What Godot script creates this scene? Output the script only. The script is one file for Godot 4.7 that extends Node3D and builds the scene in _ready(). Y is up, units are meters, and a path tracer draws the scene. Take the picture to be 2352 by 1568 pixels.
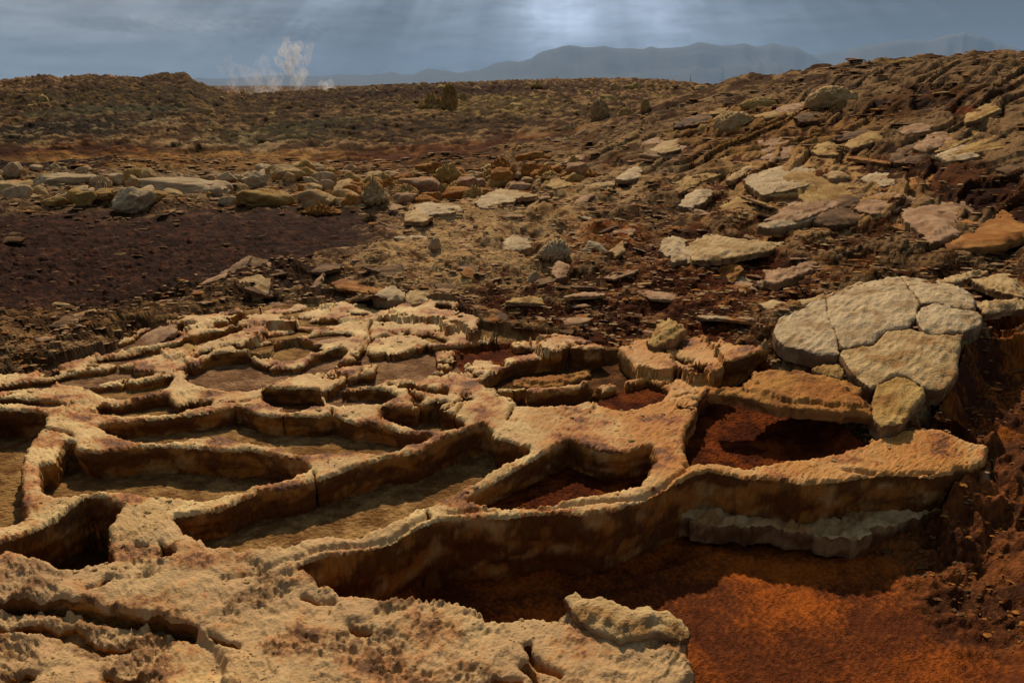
extends Node3D
# A hydrothermal salt field: raised crust with sunken pools in front, a muddy pan, a slabby hill, steam and hazy mountains behind.
# Positions are read off the photograph as view pixels (2352 x 1568) and turned into points on the ground by spot().

const EYE := Vector3(0, 1.2, 0)
const PITCH := 0.335375
const HALF := 0.4663077
const COLS := 880
const COL0 := -1.056
const COLD := 0.0024
const ROW0 := 0.9
const ROWK := 0.004
const NEAR_ROWS := 1058
const ROWS := 1122
const CRUST_ROWS := 392

var zs := PackedFloat32Array()
var sky_t := PackedFloat32Array()
var sky_h := PackedFloat32Array()
var polys := []          # [polygon, zmin, zmax, tmin, tmax, role, depth, kind]
var lines := []          # [points, zmin, zmax, xmin, xmax, width, depth]
var blobs := []
var rows := []
var norms := []
var n_big: FastNoiseLite
var n_mid: FastNoiseLite
var n_fine: FastNoiseLite
var n_rid: FastNoiseLite
var n_cell: FastNoiseLite
var n_flake: FastNoiseLite
var n_grain: FastNoiseLite
var n_lay: FastNoiseLite
var n_spot: FastNoiseLite
var mats := {}
var used := {}
var rng := RandomNumberGenerator.new()


func _ready() -> void:
	camera_and_light()
	noises()
	materials()
	features()
	ground()
	plain_and_mountains()
	objects()
	steam()
	print("built ", Time.get_ticks_msec())


# ---------------------------------------------------------------- camera, sky, sun
func camera_and_light() -> void:
	var c := Camera3D.new()
	c.name = "camera"
	c.position = EYE
	c.rotation.x = -PITCH
	c.fov = 50.0
	c.near = 0.05
	c.far = 90000.0
	add_child(c)
	var e := Environment.new()
	e.background_mode = Environment.BG_SKY
	e.tonemap_mode = Environment.TONE_MAPPER_LINEAR
	e.tonemap_exposure = EXPOSURE
	e.fog_enabled = true
	e.fog_density = 0.000032
	e.fog_light_color = Color(0.40, 0.64, 1.0).linear_to_srgb()
	e.volumetric_fog_enabled = true
	e.volumetric_fog_density = 0.0
	e.sdfgi_enabled = true
	e.ssao_enabled = true
	e.ssil_enabled = true
	var s := Sky.new()
	var pm := PanoramaSkyMaterial.new()
	pm.panorama = ImageTexture.create_from_image(sky_image())
	s.sky_material = pm
	e.sky = s
	var w := WorldEnvironment.new()
	w.name = "world"
	w.environment = e
	add_child(w)
	var sun := DirectionalLight3D.new()
	sun.name = "sun"
	sun.light_energy = SUN_ENERGY
	sun.light_color = Color(1.0, 0.92, 0.80)
	sun.light_angular_distance = 1.2
	sun.shadow_enabled = true
	var el := deg_to_rad(SUN_EL)
	var az := deg_to_rad(SUN_AZ)
	sun.basis = Basis.looking_at(-Vector3(sin(az) * cos(el), sin(el), -cos(az) * cos(el)))
	add_child(sun)


const EXPOSURE := 0.94
const SUN_ENERGY := 1.6
const SUN_EL := 40.0
const SUN_AZ := -8.0


func sky_color(az: float, el: float, n: FastNoiseLite, detail: bool) -> Vector3:
	# clouded air: az to the right of ahead, el above the horizon, in degrees
	var e := maxf(el, 0.0)
	var base := Vector3(0.215, 0.262, 0.335).lerp(Vector3(0.18, 0.22, 0.275), smoothstep(0.0, 26.0, e))
	# the brighter patch of thin cloud round the hidden sun
	var dx := (az - SUN_AZ) * cos(deg_to_rad(e))
	var dy := e - SUN_EL
	base += Vector3(0.9, 0.88, 0.82) * exp(-(dx * dx + dy * dy) / 260.0)
	# soft cloud masses
	var m := n.get_noise_3d(cos(deg_to_rad(az)) * 1.6, e * 0.09, sin(deg_to_rad(az)) * 1.6)
	base *= 1.0 + 0.22 * m
	if not detail:
		return base
	# broad light and dark parts of the cloud deck in view
	base *= 1.0 + 0.75 * exp(-pow((az + 31.0) / 13.0, 2.0))
	base = base.lerp(base * Vector3(1.16, 1.02, 0.88), exp(-pow((az + 30.0) / 16.0, 2.0)))
	base *= 1.0 - 0.28 * exp(-pow((az + 12.0) / 8.0, 2.0) - pow((e - 3.4) / 2.4, 2.0))
	base *= 1.0 - 0.62 * smoothstep(12.0, 33.0, az) * (1.0 - smoothstep(60.0, 100.0, az))
	# shafts of light fanning out below a gap in the cloud
	var ang := rad_to_deg(atan2(az - 3.4, 24.0 - e))
	var far := smoothstep(-3.0, 6.0, e)
	var ray := 2.3 * exp(-pow((ang - 0.0) / 10.0, 2.0)) + 1.3 * exp(-pow((ang - 20.0) / 7.0, 2.0)) + 0.5 * exp(-pow((ang - 8.0) / 26.0, 2.0)) + 0.4 * exp(-pow((ang + 22.0) / 4.0, 2.0)) + 0.3 * exp(-pow((ang + 40.0) / 5.0, 2.0))
	ray += 0.36 * n.get_noise_2d(ang * 0.14, 7.0) + 0.12 * n.get_noise_2d(ang * 0.45, 17.0)
	base *= 1.0 + ray * (0.15 + 0.85 * far)
	# small flat clouds
	var a2 := az + 2.0 * n.get_noise_2d(az * 0.25, e * 0.6 + 50.0)
	var c1 := n.get_noise_2d(a2 * 0.16, e * 0.95 + 3.0) + 0.5 * n.get_noise_2d(a2 * 0.5, e * 2.6 + 9.0)
	base *= 1.0 + 0.28 * c1
	for q in [[-26.6, 3.75, 2.7, 0.42], [-30.3, 2.05, 1.9, 0.3], [-34.6, 2.75, 1.5, 0.32], [-17.0, 3.6, 4.0, 0.75]]:
		var t: float = pow((az - q[0]) / q[2], 2.0) + pow((e - q[1]) / q[3], 2.0) + 1.1 * n.get_noise_2d(az * 1.3, e * 3.0)
		base *= 1.0 - 0.26 * (1.0 - smoothstep(0.3, 1.3, t))
	var gap := exp(-pow((az + 21.5) / 4.5, 2.0) - pow((e - 3.9) / 0.5, 2.0)) * (0.6 + n.get_noise_2d(az * 1.1, e * 3.4))
	return base + Vector3(0.16, 0.145, 0.13) * maxf(gap, 0.0)


func sky_image() -> Image:
	var n := FastNoiseLite.new()
	n.seed = 5
	n.frequency = 1.0
	n.fractal_octaves = 4
	var small := Image.create(512, 256, false, Image.FORMAT_RGBF)
	for y in 256:
		for x in 512:
			var az := wrapf((x + 0.5) / 512.0 * 360.0, -180.0, 180.0)
			var v := sky_color(az, 90.0 - (y + 0.5) / 256.0 * 180.0, n, false)
			small.set_pixel(x, y, Color(v.x, v.y, v.z))
	small.resize(4096, 2048, Image.INTERPOLATE_BILINEAR)
	var rows_of := []
	var top := 1023 - 250
	rows_of.resize(252)
	var fill := func(r: int) -> void:
		var out := PackedVector3Array()
		out.resize(1364)
		var el := 90.0 - (top + r + 0.5) / 2048.0 * 180.0
		for k in 1364:
			var az := (k - 682 + 0.5) / 4096.0 * 360.0
			var soft := (1.0 - smoothstep(14.0, 21.0, el)) * (1.0 - smoothstep(46.0, 59.0, absf(az)))
			var v := sky_color(az, el, n, false)
			out[k] = v.lerp(sky_color(az, el, n, true), soft)
		rows_of[r] = out
	run(fill, 252)
	for r in 252:
		var o: PackedVector3Array = rows_of[r]
		for k in 1364:
			small.set_pixel(posmod(k - 682, 4096), top + r, Color(o[k].x, o[k].y, o[k].z))
	return small


# ---------------------------------------------------------------- small helpers
func tag(o: Node, label: String, category: String, group := "") -> void:
	o.set_meta("label", label)
	o.set_meta("category", category)
	if not o.has_meta("kind"):
		o.set_meta("kind", "thing")
	if group:
		o.set_meta("group", group)


func numbered(called: String) -> String:
	var k: int = used.get(called, 0)
	used[called] = k + 1
	return called if k == 0 else "%s_%03d" % [called, k]


func put(called: String, m: Mesh, mat: Material, parent: Node = self) -> MeshInstance3D:
	var o := MeshInstance3D.new()
	o.name = numbered(called) if parent == self else called
	o.mesh = m
	if mat:
		o.material_override = mat
	parent.add_child(o, true)
	return o


func base(called: String, at: Vector3) -> Node3D:
	var o := Node3D.new()
	o.name = numbered(called)
	add_child(o)
	o.position = at
	return o


func noise(seed_: int, f: float, oct: int, kind := FastNoiseLite.TYPE_SIMPLEX_SMOOTH, fr := FastNoiseLite.FRACTAL_FBM) -> FastNoiseLite:
	var n := FastNoiseLite.new()
	n.seed = seed_
	n.noise_type = kind
	n.frequency = f
	n.fractal_type = fr
	n.fractal_octaves = oct
	return n


func noises() -> void:
	n_big = noise(1, 0.45, 3)
	n_mid = noise(2, 2.4, 4)
	n_fine = noise(3, 15.0, 3)
	n_rid = noise(4, 3.6, 3, FastNoiseLite.TYPE_SIMPLEX, FastNoiseLite.FRACTAL_RIDGED)
	n_grain = noise(6, 55.0, 2)
	n_lay = noise(12, 1.3, 2)
	n_spot = noise(7, 5.5, 4)
	n_cell = noise(8, 3.2, 2, FastNoiseLite.TYPE_CELLULAR)
	n_cell.cellular_return_type = FastNoiseLite.RETURN_DISTANCE2_SUB
	n_cell.domain_warp_enabled = true
	n_cell.domain_warp_amplitude = 0.25
	n_cell.domain_warp_frequency = 2.5
	n_flake = noise(9, 4.5, 1, FastNoiseLite.TYPE_CELLULAR, FastNoiseLite.FRACTAL_NONE)
	n_flake.cellular_return_type = FastNoiseLite.RETURN_CELL_VALUE
	n_flake.domain_warp_enabled = true
	n_flake.domain_warp_amplitude = 0.3
	n_flake.domain_warp_frequency = 2.2


func bump(seed_: int, f: float, oct: int) -> NoiseTexture2D:
	var t := NoiseTexture2D.new()
	t.width = 1024
	t.height = 1024
	t.seamless = true
	t.noise = noise(seed_, f, oct)
	return t


func material(called: String, rough: float, spec: float, tex: Texture2D, scale_: float, cm: float, tint := Color.WHITE) -> void:
	var m := StandardMaterial3D.new()
	m.resource_name = called
	m.vertex_color_use_as_albedo = true
	m.albedo_color = tint.linear_to_srgb()
	m.roughness = rough
	m.metallic_specular = spec
	m.uv1_triplanar = true
	m.uv1_world_triplanar = true
	m.uv1_scale = Vector3.ONE * scale_
	m.heightmap_enabled = true
	m.heightmap_texture = tex
	m.heightmap_scale = cm
	mats[called] = m


func materials() -> void:
	var grain := bump(21, 0.03, 5)
	var warm := Color(0.74, 0.66, 0.56)
	var dusky := Color(0.56, 0.44, 0.32)
	material("earth", 0.95, 0.15, grain, 1.4, 1.2, dusky)
	material("slope", 0.95, 0.15, grain, 1.4, 1.2, Color(0.72, 0.56, 0.38))
	material("pan", 0.9, 0.2, grain, 4.0, 0.4, warm)
	material("mud", 0.9, 0.15, grain, 2.0, 1.2, warm)
	material("crust", 0.75, 0.35, grain, 3.0, 0.25, Color(0.88, 0.75, 0.56))
	material("wall", 0.85, 0.25, grain, 4.0, 0.4, warm)
	material("slab", 0.85, 0.25, grain, 2.6, 0.5, Color(0.82, 0.68, 0.52))
	material("rock", 0.9, 0.2, grain, 1.7, 0.7, Color(0.8, 0.66, 0.5))
	mats.mud.albedo_color = Color(0.55, 0.46, 0.42).linear_to_srgb()
	material("far", 0.95, 0.1, grain, 0.001, 0.01)


# ---------------------------------------------------------------- from view pixels to the ground
func look(px: float, py: float) -> Vector3:
	var u := (px / 2352.0 - 0.5) * 2.0 * HALF * 1.5
	var v := (0.5 - py / 1568.0) * 2.0 * HALF
	return Vector3(u, v * cos(PITCH) - sin(PITCH), -(cos(PITCH) + v * sin(PITCH)))


func spot(px: float, py: float, lift := 0.0) -> Vector3:
	# where the sight line meets the smooth ground
	var r := look(px, py)
	var t := 0.9
	while t < 75.0:
		var p := EYE + r * t
		if p.y < shape(p.x, p.z) + lift:
			break
		t *= 1.01
	var lo := t / 1.01
	for i in 12:
		var mid := (lo + t) * 0.5
		var p := EYE + r * mid
		if p.y < shape(p.x, p.z) + lift:
			t = mid
		else:
			lo = mid
	return EYE + r * t


func outline(a: Array, y := 0.0) -> PackedVector2Array:
	var o := PackedVector2Array()
	for i in a.size() / 2:
		var r := look(a[i * 2], a[i * 2 + 1])
		var p := EYE + r * ((y - EYE.y) / r.y) if y < 0.0 or (r.y < -0.2 and a[i * 2] < 1650) else spot(a[i * 2], a[i * 2 + 1])
		o.append(Vector2(p.x, p.z))
	return o


func inside(poly: PackedVector2Array, p: Vector2) -> float:
	# signed distance, positive inside
	var d := 1e9
	var s := false
	var n := poly.size()
	var b := poly[n - 1]
	for i in n:
		var a := poly[i]
		var e := b - a
		var w := p - a
		var q := w - e * clampf(w.dot(e) / e.length_squared(), 0.0, 1.0)
		d = minf(d, q.length_squared())
		if (a.y > p.y) != (b.y > p.y) and p.x < e.x * (p.y - a.y) / e.y + a.x:
			s = not s
		b = a
	return sqrt(d) if s else -sqrt(d)


func off_line(pts: PackedVector2Array, p: Vector2) -> float:
	var d := 1e9
	for i in pts.size() - 1:
		var a := pts[i]
		var e := pts[i + 1] - a
		var w := p - a
		d = minf(d, (w - e * clampf(w.dot(e) / e.length_squared(), 0.0, 1.0)).length_squared())
	return sqrt(d)


func hill(x: float, z: float) -> float:
	var s := (x - 1.554) * 0.9226 + (z + 3.53) * -0.3857
	var t := (x - 1.554) * -0.3857 + (z + 3.53) * -0.9226
	return 1.645 * smoothstep(0.0, 8.97, s) * (1.0 - smoothstep(7.1, 17.2, t))


func shape(x: float, z: float) -> float:
	# the lie of the land without its roughness
	var d := -z
	var h := hill(x, z)
	h += 0.20 * exp(-((x - 1.95) * (x - 1.95) + (z + 3.35) * (z + 3.35) * 0.8) / 0.55)
	if d > 12.0:
		var t := x / d
		var k := clampi(sky_t.bsearch(t), 1, sky_t.size() - 1)
		var c := lerpf(sky_h[k - 1], sky_h[k], clampf((t - sky_t[k - 1]) / (sky_t[k] - sky_t[k - 1]), 0.0, 1.0))
		h += c * smoothstep(12.0, 54.0, d)
		h = lerpf(h, -2.4, smoothstep(60.0, 120.0, d))
	return h


func features() -> void:
	for i in ROWS:
		zs.append(ROW0 * exp(ROWK * i) if i < NEAR_ROWS else ROW0 * exp(ROWK * NEAR_ROWS) * pow(1.062, i - NEAR_ROWS))
	for i in SKYLINE.size() / 2:
		var r := look(SKYLINE[i * 2], SKYLINE[i * 2 + 1])
		sky_t.append(r.x / -r.z)
		sky_h.append(EYE.y + r.y / -r.z * 56.0)
	add_poly(OUTER, "outer", 0.0, 0)
	add_poly(PAN, "pan", 0.21, 1, 0.3)
	for p in POOLS:
		add_poly(p[2], "pool", p[0], p[1])
	for p in PITS:
		add_poly(p[2], "pit", p[0], p[1])
	add_poly(DROP, "drop", 0.0, 0)
	add_poly(MUD, "mud", 0.0, 0, 1.5)
	for c in CUTS:
		add_line(c[1], c[0] * 0.001, 0.0)
	for g in GROOVES:
		add_line(g[2], g[1] * 0.001, g[0] * 0.001)
	for b in BLOBS:
		var c := spot(b[0], b[1])
		var side := spot(b[0] + b[2], b[1])
		var up := spot(b[0], maxf(b[1] - b[3], 204.0))
		var down := spot(b[0], b[1] + b[3])
		blobs.append([(up.x + down.x) * 0.5, (up.z + down.z) * 0.5, absf(side.x - c.x), absf(up.z - down.z) * 0.5, Vector3(b[4], b[5], b[6]) * 0.001, Vector3(b[7], b[8], b[9]) * 0.001, b[10] * 0.01])


func add_poly(a: Array, role: String, depth: float, kind: int, margin := 0.12) -> void:
	var p := outline(a)
	var b := [p, 1e9, 0.0, 1e9, -1e9, role, depth, kind]
	for q in p:
		b[1] = minf(b[1], -q.y - margin)
		b[2] = maxf(b[2], -q.y + margin)
		b[3] = minf(b[3], (q.x - margin) / maxf(-q.y, 0.3))
		b[4] = maxf(b[4], (q.x + margin) / maxf(-q.y, 0.3))
	polys.append(b)


func add_line(a: Array, w: float, depth: float) -> void:
	var p := outline(a)
	var b := [p, 1e9, 0.0, 1e9, -1e9, w, depth]
	for q in p:
		b[1] = minf(b[1], -q.y - 0.05)
		b[2] = maxf(b[2], -q.y + 0.05)
		b[3] = minf(b[3], q.x - 0.05)
		b[4] = maxf(b[4], q.x + 0.05)
	lines.append(b)


# ---------------------------------------------------------------- the ground, row by row
func row(i: int) -> void:
	var d := zs[i]
	var z := -d
	var hh := PackedFloat32Array()      # ground
	var hc := PackedFloat32Array()      # crust top
	var sd := PackedFloat32Array()      # inside the crust sheet
	var zone := PackedByteArray()
	var col := PackedColorArray()
	var cc := PackedColorArray()
	hh.resize(COLS)
	hc.resize(COLS)
	sd.resize(COLS)
	zone.resize(COLS)
	col.resize(COLS)
	cc.resize(COLS)
	var near := i < CRUST_ROWS
	var mine := []
	for p in polys:
		if d > p[1] and d < p[2]:
			mine.append(p)
	var marks := []
	for l in lines:
		if d > l[1] and d < l[2]:
			marks.append(l)
	var paint := []
	for b in blobs:
		if absf(z - b[1]) < b[3] * 1.6:
			paint.append(b)
	var wfar := smoothstep(10.0, 15.0, d)
	for j in COLS:
		var t := COL0 + COLD * j
		var x := t * d
		var at := Vector2(x, z)
		var s_out := -1.0
		var s_pan := -1.0
		var s_pool := -1.0
		var s_pit := -1.0
		var s_drop := -1.0
		var s_mud := -1.0
		var depth := lerpf(0.07, 0.04, smoothstep(2.6, 3.4, d))
		var kind := 0
		var s := -1.0
		for p in mine:
			if t < p[3] or t > p[4]:
				continue
			var q := inside(p[0], at)
			match p[5]:
				"outer": s_out = q
				"pan": s_pan = q
				"pool":
					if q > s_pool:
						s_pool = q
						# the floor climbs from the foot of the far wall towards the near rim
						depth = p[6] * (0.95 - 0.38 * clampf((p[2] - 0.12 - d) / maxf(p[2] - p[1] - 0.24, 0.05), 0.0, 1.0))
						kind = p[7]
				"pit": s_pit = maxf(s_pit, q)
				"drop": s_drop = q
				"mud": s_mud = q
		var f1 := n_mid.get_noise_2d(x, z)
		var f2 := n_fine.get_noise_2d(x, z)
		var f3 := n_grain.get_noise_2d(x, z)
		var b0 := n_big.get_noise_2d(x, z)
		var h0 := shape(x, z)
		var groove := 0.0
		if near:
			s = minf(s_out + (0.10 * f1 + 0.03 * f2) * smoothstep(2.7, 3.3, d), minf(-s_pan, -s_pool))
			if d > 2.6 and s > -0.05:
				var ck := n_cell.get_noise_2d(x * 0.8 + 3.0, z * 0.8) + 1.0
				var wide := smoothstep(2.6, 3.6, d) * smoothstep(-0.25, 0.25, n_big.get_noise_2d(x * 2.0 + 7.0, z * 2.0))
				s = minf(s, ck * 0.16 - 0.022 * wide)
			s -= 0.016
			if s < 0.08:
				s += 0.014 * f1 + 0.009 * f2 * (1.0 - 0.5 * smoothstep(2.4, 3.2, d)) + 0.004 * f3 * (1.0 - smoothstep(2.2, 3.0, d))
			for l in marks:
				if x > l[3] and x < l[4]:
					var q := off_line(l[0], at)
					if l[6] == 0.0:
						s = minf(s, q - l[5] * (1.0 + 1.1 * f2))
					else:
						groove = maxf(groove, l[6] * exp(-q * q / (l[5] * l[5])))
		# ---- crust top
		if near and s > -0.05:
			var rough := smoothstep(2.0, 1.5, d)
			var rc := n_rid.get_noise_2d(x * 1.7 + 9.0, z * 1.7)
			var hcr := h0 + 0.026 * b0 + 0.011 * f1 * (1.0 + 1.6 * rough) + ((0.0022 + 0.003 * rough) * f2 + (0.0008 + 0.0012 * rough) * f3) * (1.0 + 1.6 * n_lay.get_noise_2d(x * 1.6 + 3.0, z * 1.6)) - groove
			hcr += 0.004 * rough * rc
			hcr += 0.026 * n_flake.get_noise_2d(x * 0.5, z * 0.5) * smoothstep(2.4, 3.0, d)
			var pit := n_spot.get_noise_2d(x * 2.2 + 40.0, z * 2.2) + 0.25 * f2
			# the crust is built of thin leaves that end in ragged steps
			var lt := (0.5 + 0.034 * b0 + 0.026 * f1 + 0.006 * f2 + 0.010 * rc) / 0.009
			var lf := floorf(lt)
			hcr += 0.006 * (smoothstep(0.0, 0.18, lt - lf) - (lt - lf)) * (1.0 - 0.3 * rough)
			if s_drop > -0.05:
				hcr -= 0.035 * smoothstep(-0.01, 0.015, s_drop + 0.01 * f2) * (1.0 - 0.4 * smoothstep(0.0, 0.5, s_drop))
			var crumb := rough * smoothstep(-0.02, 0.22, n_spot.get_noise_2d(x * 0.5 + 60.0, z * 0.7) + 0.16 * smoothstep(-0.02, 0.1, s_drop) - 0.06)
			if crumb > 0.0:
				hcr += crumb * (0.010 * f2 + 0.006 * f3 + 0.006 * n_rid.get_noise_2d(x * 3.5, z * 3.5) - 0.006)
			var r := 0.015
			var k := clampf(r - s, 0.0, r)
			hcr -= r - sqrt(r * r - k * k)
			hc[j] = hcr
			cc[j] = crust_color(x, z, s, f1, f2, f3, rough, pit, d, crumb)
		sd[j] = s
		# ---- ground
		var ca := Vector3(0.085, 0.048, 0.022)
		var cb := Vector3(0.36, 0.26, 0.15)
		var share := 0.45
		for b in paint:
			var q := sqrt(pow((x - b[0]) / b[2], 2.0) + pow((z - b[1]) / b[3], 2.0)) + 0.35 * f1 + 0.3 * b0
			if q < 1.3:
				var w := 1.0 - smoothstep(0.6, 1.3, q)
				ca = ca.lerp(b[4], w)
				cb = cb.lerp(b[5], w)
				share = lerpf(share, b[6], w)
		var h := h0
		var a2 := 1.0 - smoothstep(5.0, 11.0, d)
		var a3 := 1.0 - smoothstep(2.8, 5.5, d)
		var rr := n_rid.get_noise_2d(x, z)
		if a2 < 1.0:
			rr = lerpf(n_rid.get_noise_2d(x * 0.4, z * 0.4), rr, a2)
		var cel := n_cell.get_noise_2d(x, z)
		var fl := n_flake.get_noise_2d(x, z)
		var zn := 0
		var v := 0.0
		if near and (s_out > 0.0 or s_pan > -0.02 or s_pit > 0.0):
			if s_pan > -0.28 and s_pan > s_pool:
				zn = 1
				h = h0 - 0.215 + 0.012 * b0 + 0.006 * f1 + 0.0035 * f2 + 0.0035 * f3 + 0.10 * smoothstep(1.12, 1.6, x + 0.25 * (d - 1.9)) + 0.016 * smoothstep(1.12, 1.3, x + 0.25 * (d - 1.9)) * (n_spot.get_noise_2d(x * 1.4, z * 1.4) + 0.4 * f2)
				h -= 0.03 * (1.0 - smoothstep(0.0, 0.12, s_pan))
				if s_out < 0.03:
					h = lerpf(h0 - 0.05 + 0.03 * f1 + 0.02 * rr, h, smoothstep(-0.02, 0.2, s_pan))
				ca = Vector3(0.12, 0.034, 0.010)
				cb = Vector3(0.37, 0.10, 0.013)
				var big := n_spot.get_noise_2d(x * 0.33 + 4.0, z * 0.5 + 2.0)
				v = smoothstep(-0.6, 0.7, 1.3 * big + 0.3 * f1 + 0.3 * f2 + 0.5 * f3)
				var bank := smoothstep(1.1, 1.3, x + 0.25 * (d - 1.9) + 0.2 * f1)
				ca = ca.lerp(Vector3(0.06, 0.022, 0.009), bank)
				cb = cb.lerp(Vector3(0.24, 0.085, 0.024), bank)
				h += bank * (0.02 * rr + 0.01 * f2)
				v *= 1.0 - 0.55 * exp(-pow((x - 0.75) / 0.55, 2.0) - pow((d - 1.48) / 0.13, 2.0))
			elif s_pit > 0.0 and s_out < 0.0:
				zn = 1
				h = h0 - 0.13 * smoothstep(0.0, 0.1, s_pit) + 0.02 * f1 + 0.006 * f2 + 0.003 * f3 + 0.02 * rr
				ca = Vector3(0.06, 0.02, 0.008)
				cb = Vector3(0.28, 0.09, 0.012)
				v = smoothstep(-0.2, 0.6, n_spot.get_noise_2d(x * 0.5, z * 0.5) + 0.3 * f2 + 0.5 * f3)
			else:
				zn = 2
				var dd := depth if s_pool > -0.1 else lerpf(0.07, 0.04, smoothstep(2.6, 3.4, d))
				h = h0 - lerpf(0.025, dd, smoothstep(0.0, 0.12, s_out)) + (0.006 * f1 + 0.0025 * f2 + 0.001 * f3) * (0.5 + dd * 5.0)
				v = smoothstep(-0.35, 0.45, n_spot.get_noise_2d(x, z) + 0.5 * f2)
				match kind:
					0:
						ca = Vector3(0.26, 0.16, 0.07)
						cb = Vector3(0.46, 0.33, 0.16)
					1:
						ca = Vector3(0.085, 0.022, 0.007)
						cb = Vector3(0.22, 0.062, 0.012)
						h += 0.004 * f3
					2:
						ca = Vector3(0.24, 0.15, 0.095)
						cb = Vector3(0.42, 0.3, 0.2)
					3:
						ca = Vector3(0.10, 0.05, 0.02)
						cb = Vector3(0.2, 0.11, 0.045)
		else:
			var wh := smoothstep(0.05, 0.35, hill(x, z)) * (1.0 - wfar)
			var wm := smoothstep(-0.5, 0.35, s_mud + 0.5 * f1 + 0.3 * b0 + 0.25 * rr)
			var amp := lerpf(1.0, 0.22, wm)
			# crumbling crust that lies in thin broken leaves, one over the other
			var lie := 0.11 * n_lay.get_noise_2d(x, z) + 0.03 * f1 + 0.014 * rr + 0.004 * f2 * a2 + 0.02 * absf(fl)
			var step := 0.022
			var bed := 0.0
			if wh > 0.0:
				# beds of crust along the hillside, each breaking off on its downhill side
				var u := x * 0.69 - z * 0.72
				var w := -(x * 0.72 + z * 0.69)
				var k1 := n_big.get_noise_2d(u * 0.7 + 30.0, w * 1.5) + 0.05 * f1
				var saw := fposmod(w * 1.15 + k1 * 2.6, 1.0)
				var saw2 := fposmod(w * 3.6 + k1 * 6.0 + f1 * 0.35, 1.0)
				var hb := 0.09 * (smoothstep(0.0, 0.22, saw) * (1.0 - saw)) + 0.035 * smoothstep(0.0, 0.3, saw2) * (1.0 - saw2) + 0.025 * f1 + 0.05 * n_lay.get_noise_2d(x, z) + 0.008 * rr + 0.004 * f2 * a2
				lie = lerpf(lie, hb, wh)
				step = lerpf(step, 0.034, wh)
				bed = wh * (0.35 * (smoothstep(0.05, 0.12, saw2) * (1.0 - smoothstep(0.55, 0.9, saw2))) + 0.25 * smoothstep(0.06, 0.14, saw) * (1.0 - smoothstep(0.6, 0.9, saw)) - 0.26)
			var leaf := lie / step
			var lk := floorf(leaf)
			var hr := step * (lk + 0.8 * smoothstep(0.0, 0.22, leaf - lk) + 0.2 * (leaf - lk)) + (0.005 * f2 * a2 + 0.002 * f3 * a3)
			bed += (fposmod(lk * 0.618034 + 0.3 * floorf(f1 * 3.0), 1.0) - 0.5) * 0.55
			if wfar > 0.0:
				var hf := (0.085 * n_mid.get_noise_2d(x * 0.4, z * 0.4) + 0.05 * n_rid.get_noise_2d(x * 0.22, z * 0.22) + 0.012 * f1) * (0.7 + d * 0.035)
				var fs := 0.0022 * d
				var fk := floorf(hf / fs)
				hr = lerpf(hr, fs * (fk + smoothstep(0.0, 0.25, hf / fs - fk)), wfar)
				bed = lerpf(bed, (fposmod(fk * 0.618034, 1.0) - 0.5) * 0.5, wfar)
			h = h0 - 0.03 + hr * amp + 0.12 * b0 * smoothstep(6.0, 14.0, d) * (1.0 - wm)
			if wm > 0.0:
				h += wm * (0.02 * rr - 0.045 + 0.010 * f2 + 0.016 * f1)
				ca = ca.lerp(Vector3(0.045, 0.019, 0.011), wm)
				cb = cb.lerp(Vector3(0.13, 0.052, 0.028), wm)
				share = lerpf(share, 0.33, wm)
			zn = 3 if wm > 0.5 else 4 if wh > 0.5 else 5 if d > 13.0 else 0
			var pat := bed + 0.5 * n_spot.get_noise_2d(x * 0.8, z * 0.8) + 0.16 * f2 * a2 + 0.2 * f1 + 0.16 * f3 * a3
			if wh > 0.0:
				pat = lerpf(pat, 1.25 * bed + 0.5 * n_lay.get_noise_2d(x * 1.2 + 8.0, z * 1.2) + 0.2 * f1 + 0.1 * f2 * a2, wh)
			if wfar > 0.0:
				pat = lerpf(pat, 0.75 * n_spot.get_noise_2d(x * 0.22, z * 0.10) + 0.45 * n_spot.get_noise_2d(x * 0.6, z * 0.22 + 9.0) + 0.3 * f1 + bed, wfar)
			v = smoothstep(-0.13, 0.13, pat + share - 0.5)
			# rust that has run out over the mud and the crumbs
			var run_ := smoothstep(0.12, 0.3, n_spot.get_noise_2d(x * 0.4 - 11.0, z * 0.4 + 5.0) + 0.2 * f2) * (1.0 - wfar) * (1.0 - wm) * smoothstep(-1.0, 0.6, x) * (1.0 - smoothstep(2.0, 3.5, x))
			ca = ca.lerp(Vector3(0.13, 0.04, 0.01), run_ * 0.8)
			cb = cb.lerp(Vector3(0.36, 0.19, 0.06), run_ * 0.6)
			if s_pit > -0.05 and s_out < 0.0:
				h -= 0.06 * smoothstep(-0.05, 0.0, s_pit)
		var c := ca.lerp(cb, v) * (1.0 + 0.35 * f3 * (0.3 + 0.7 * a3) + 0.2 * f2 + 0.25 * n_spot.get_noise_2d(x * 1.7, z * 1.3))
		hh[j] = h
		zone[j] = zn
		col[j] = Color(c.x, c.y, c.z)
	rows[i] = [hh, hc, sd, zone, col, cc]


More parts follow.
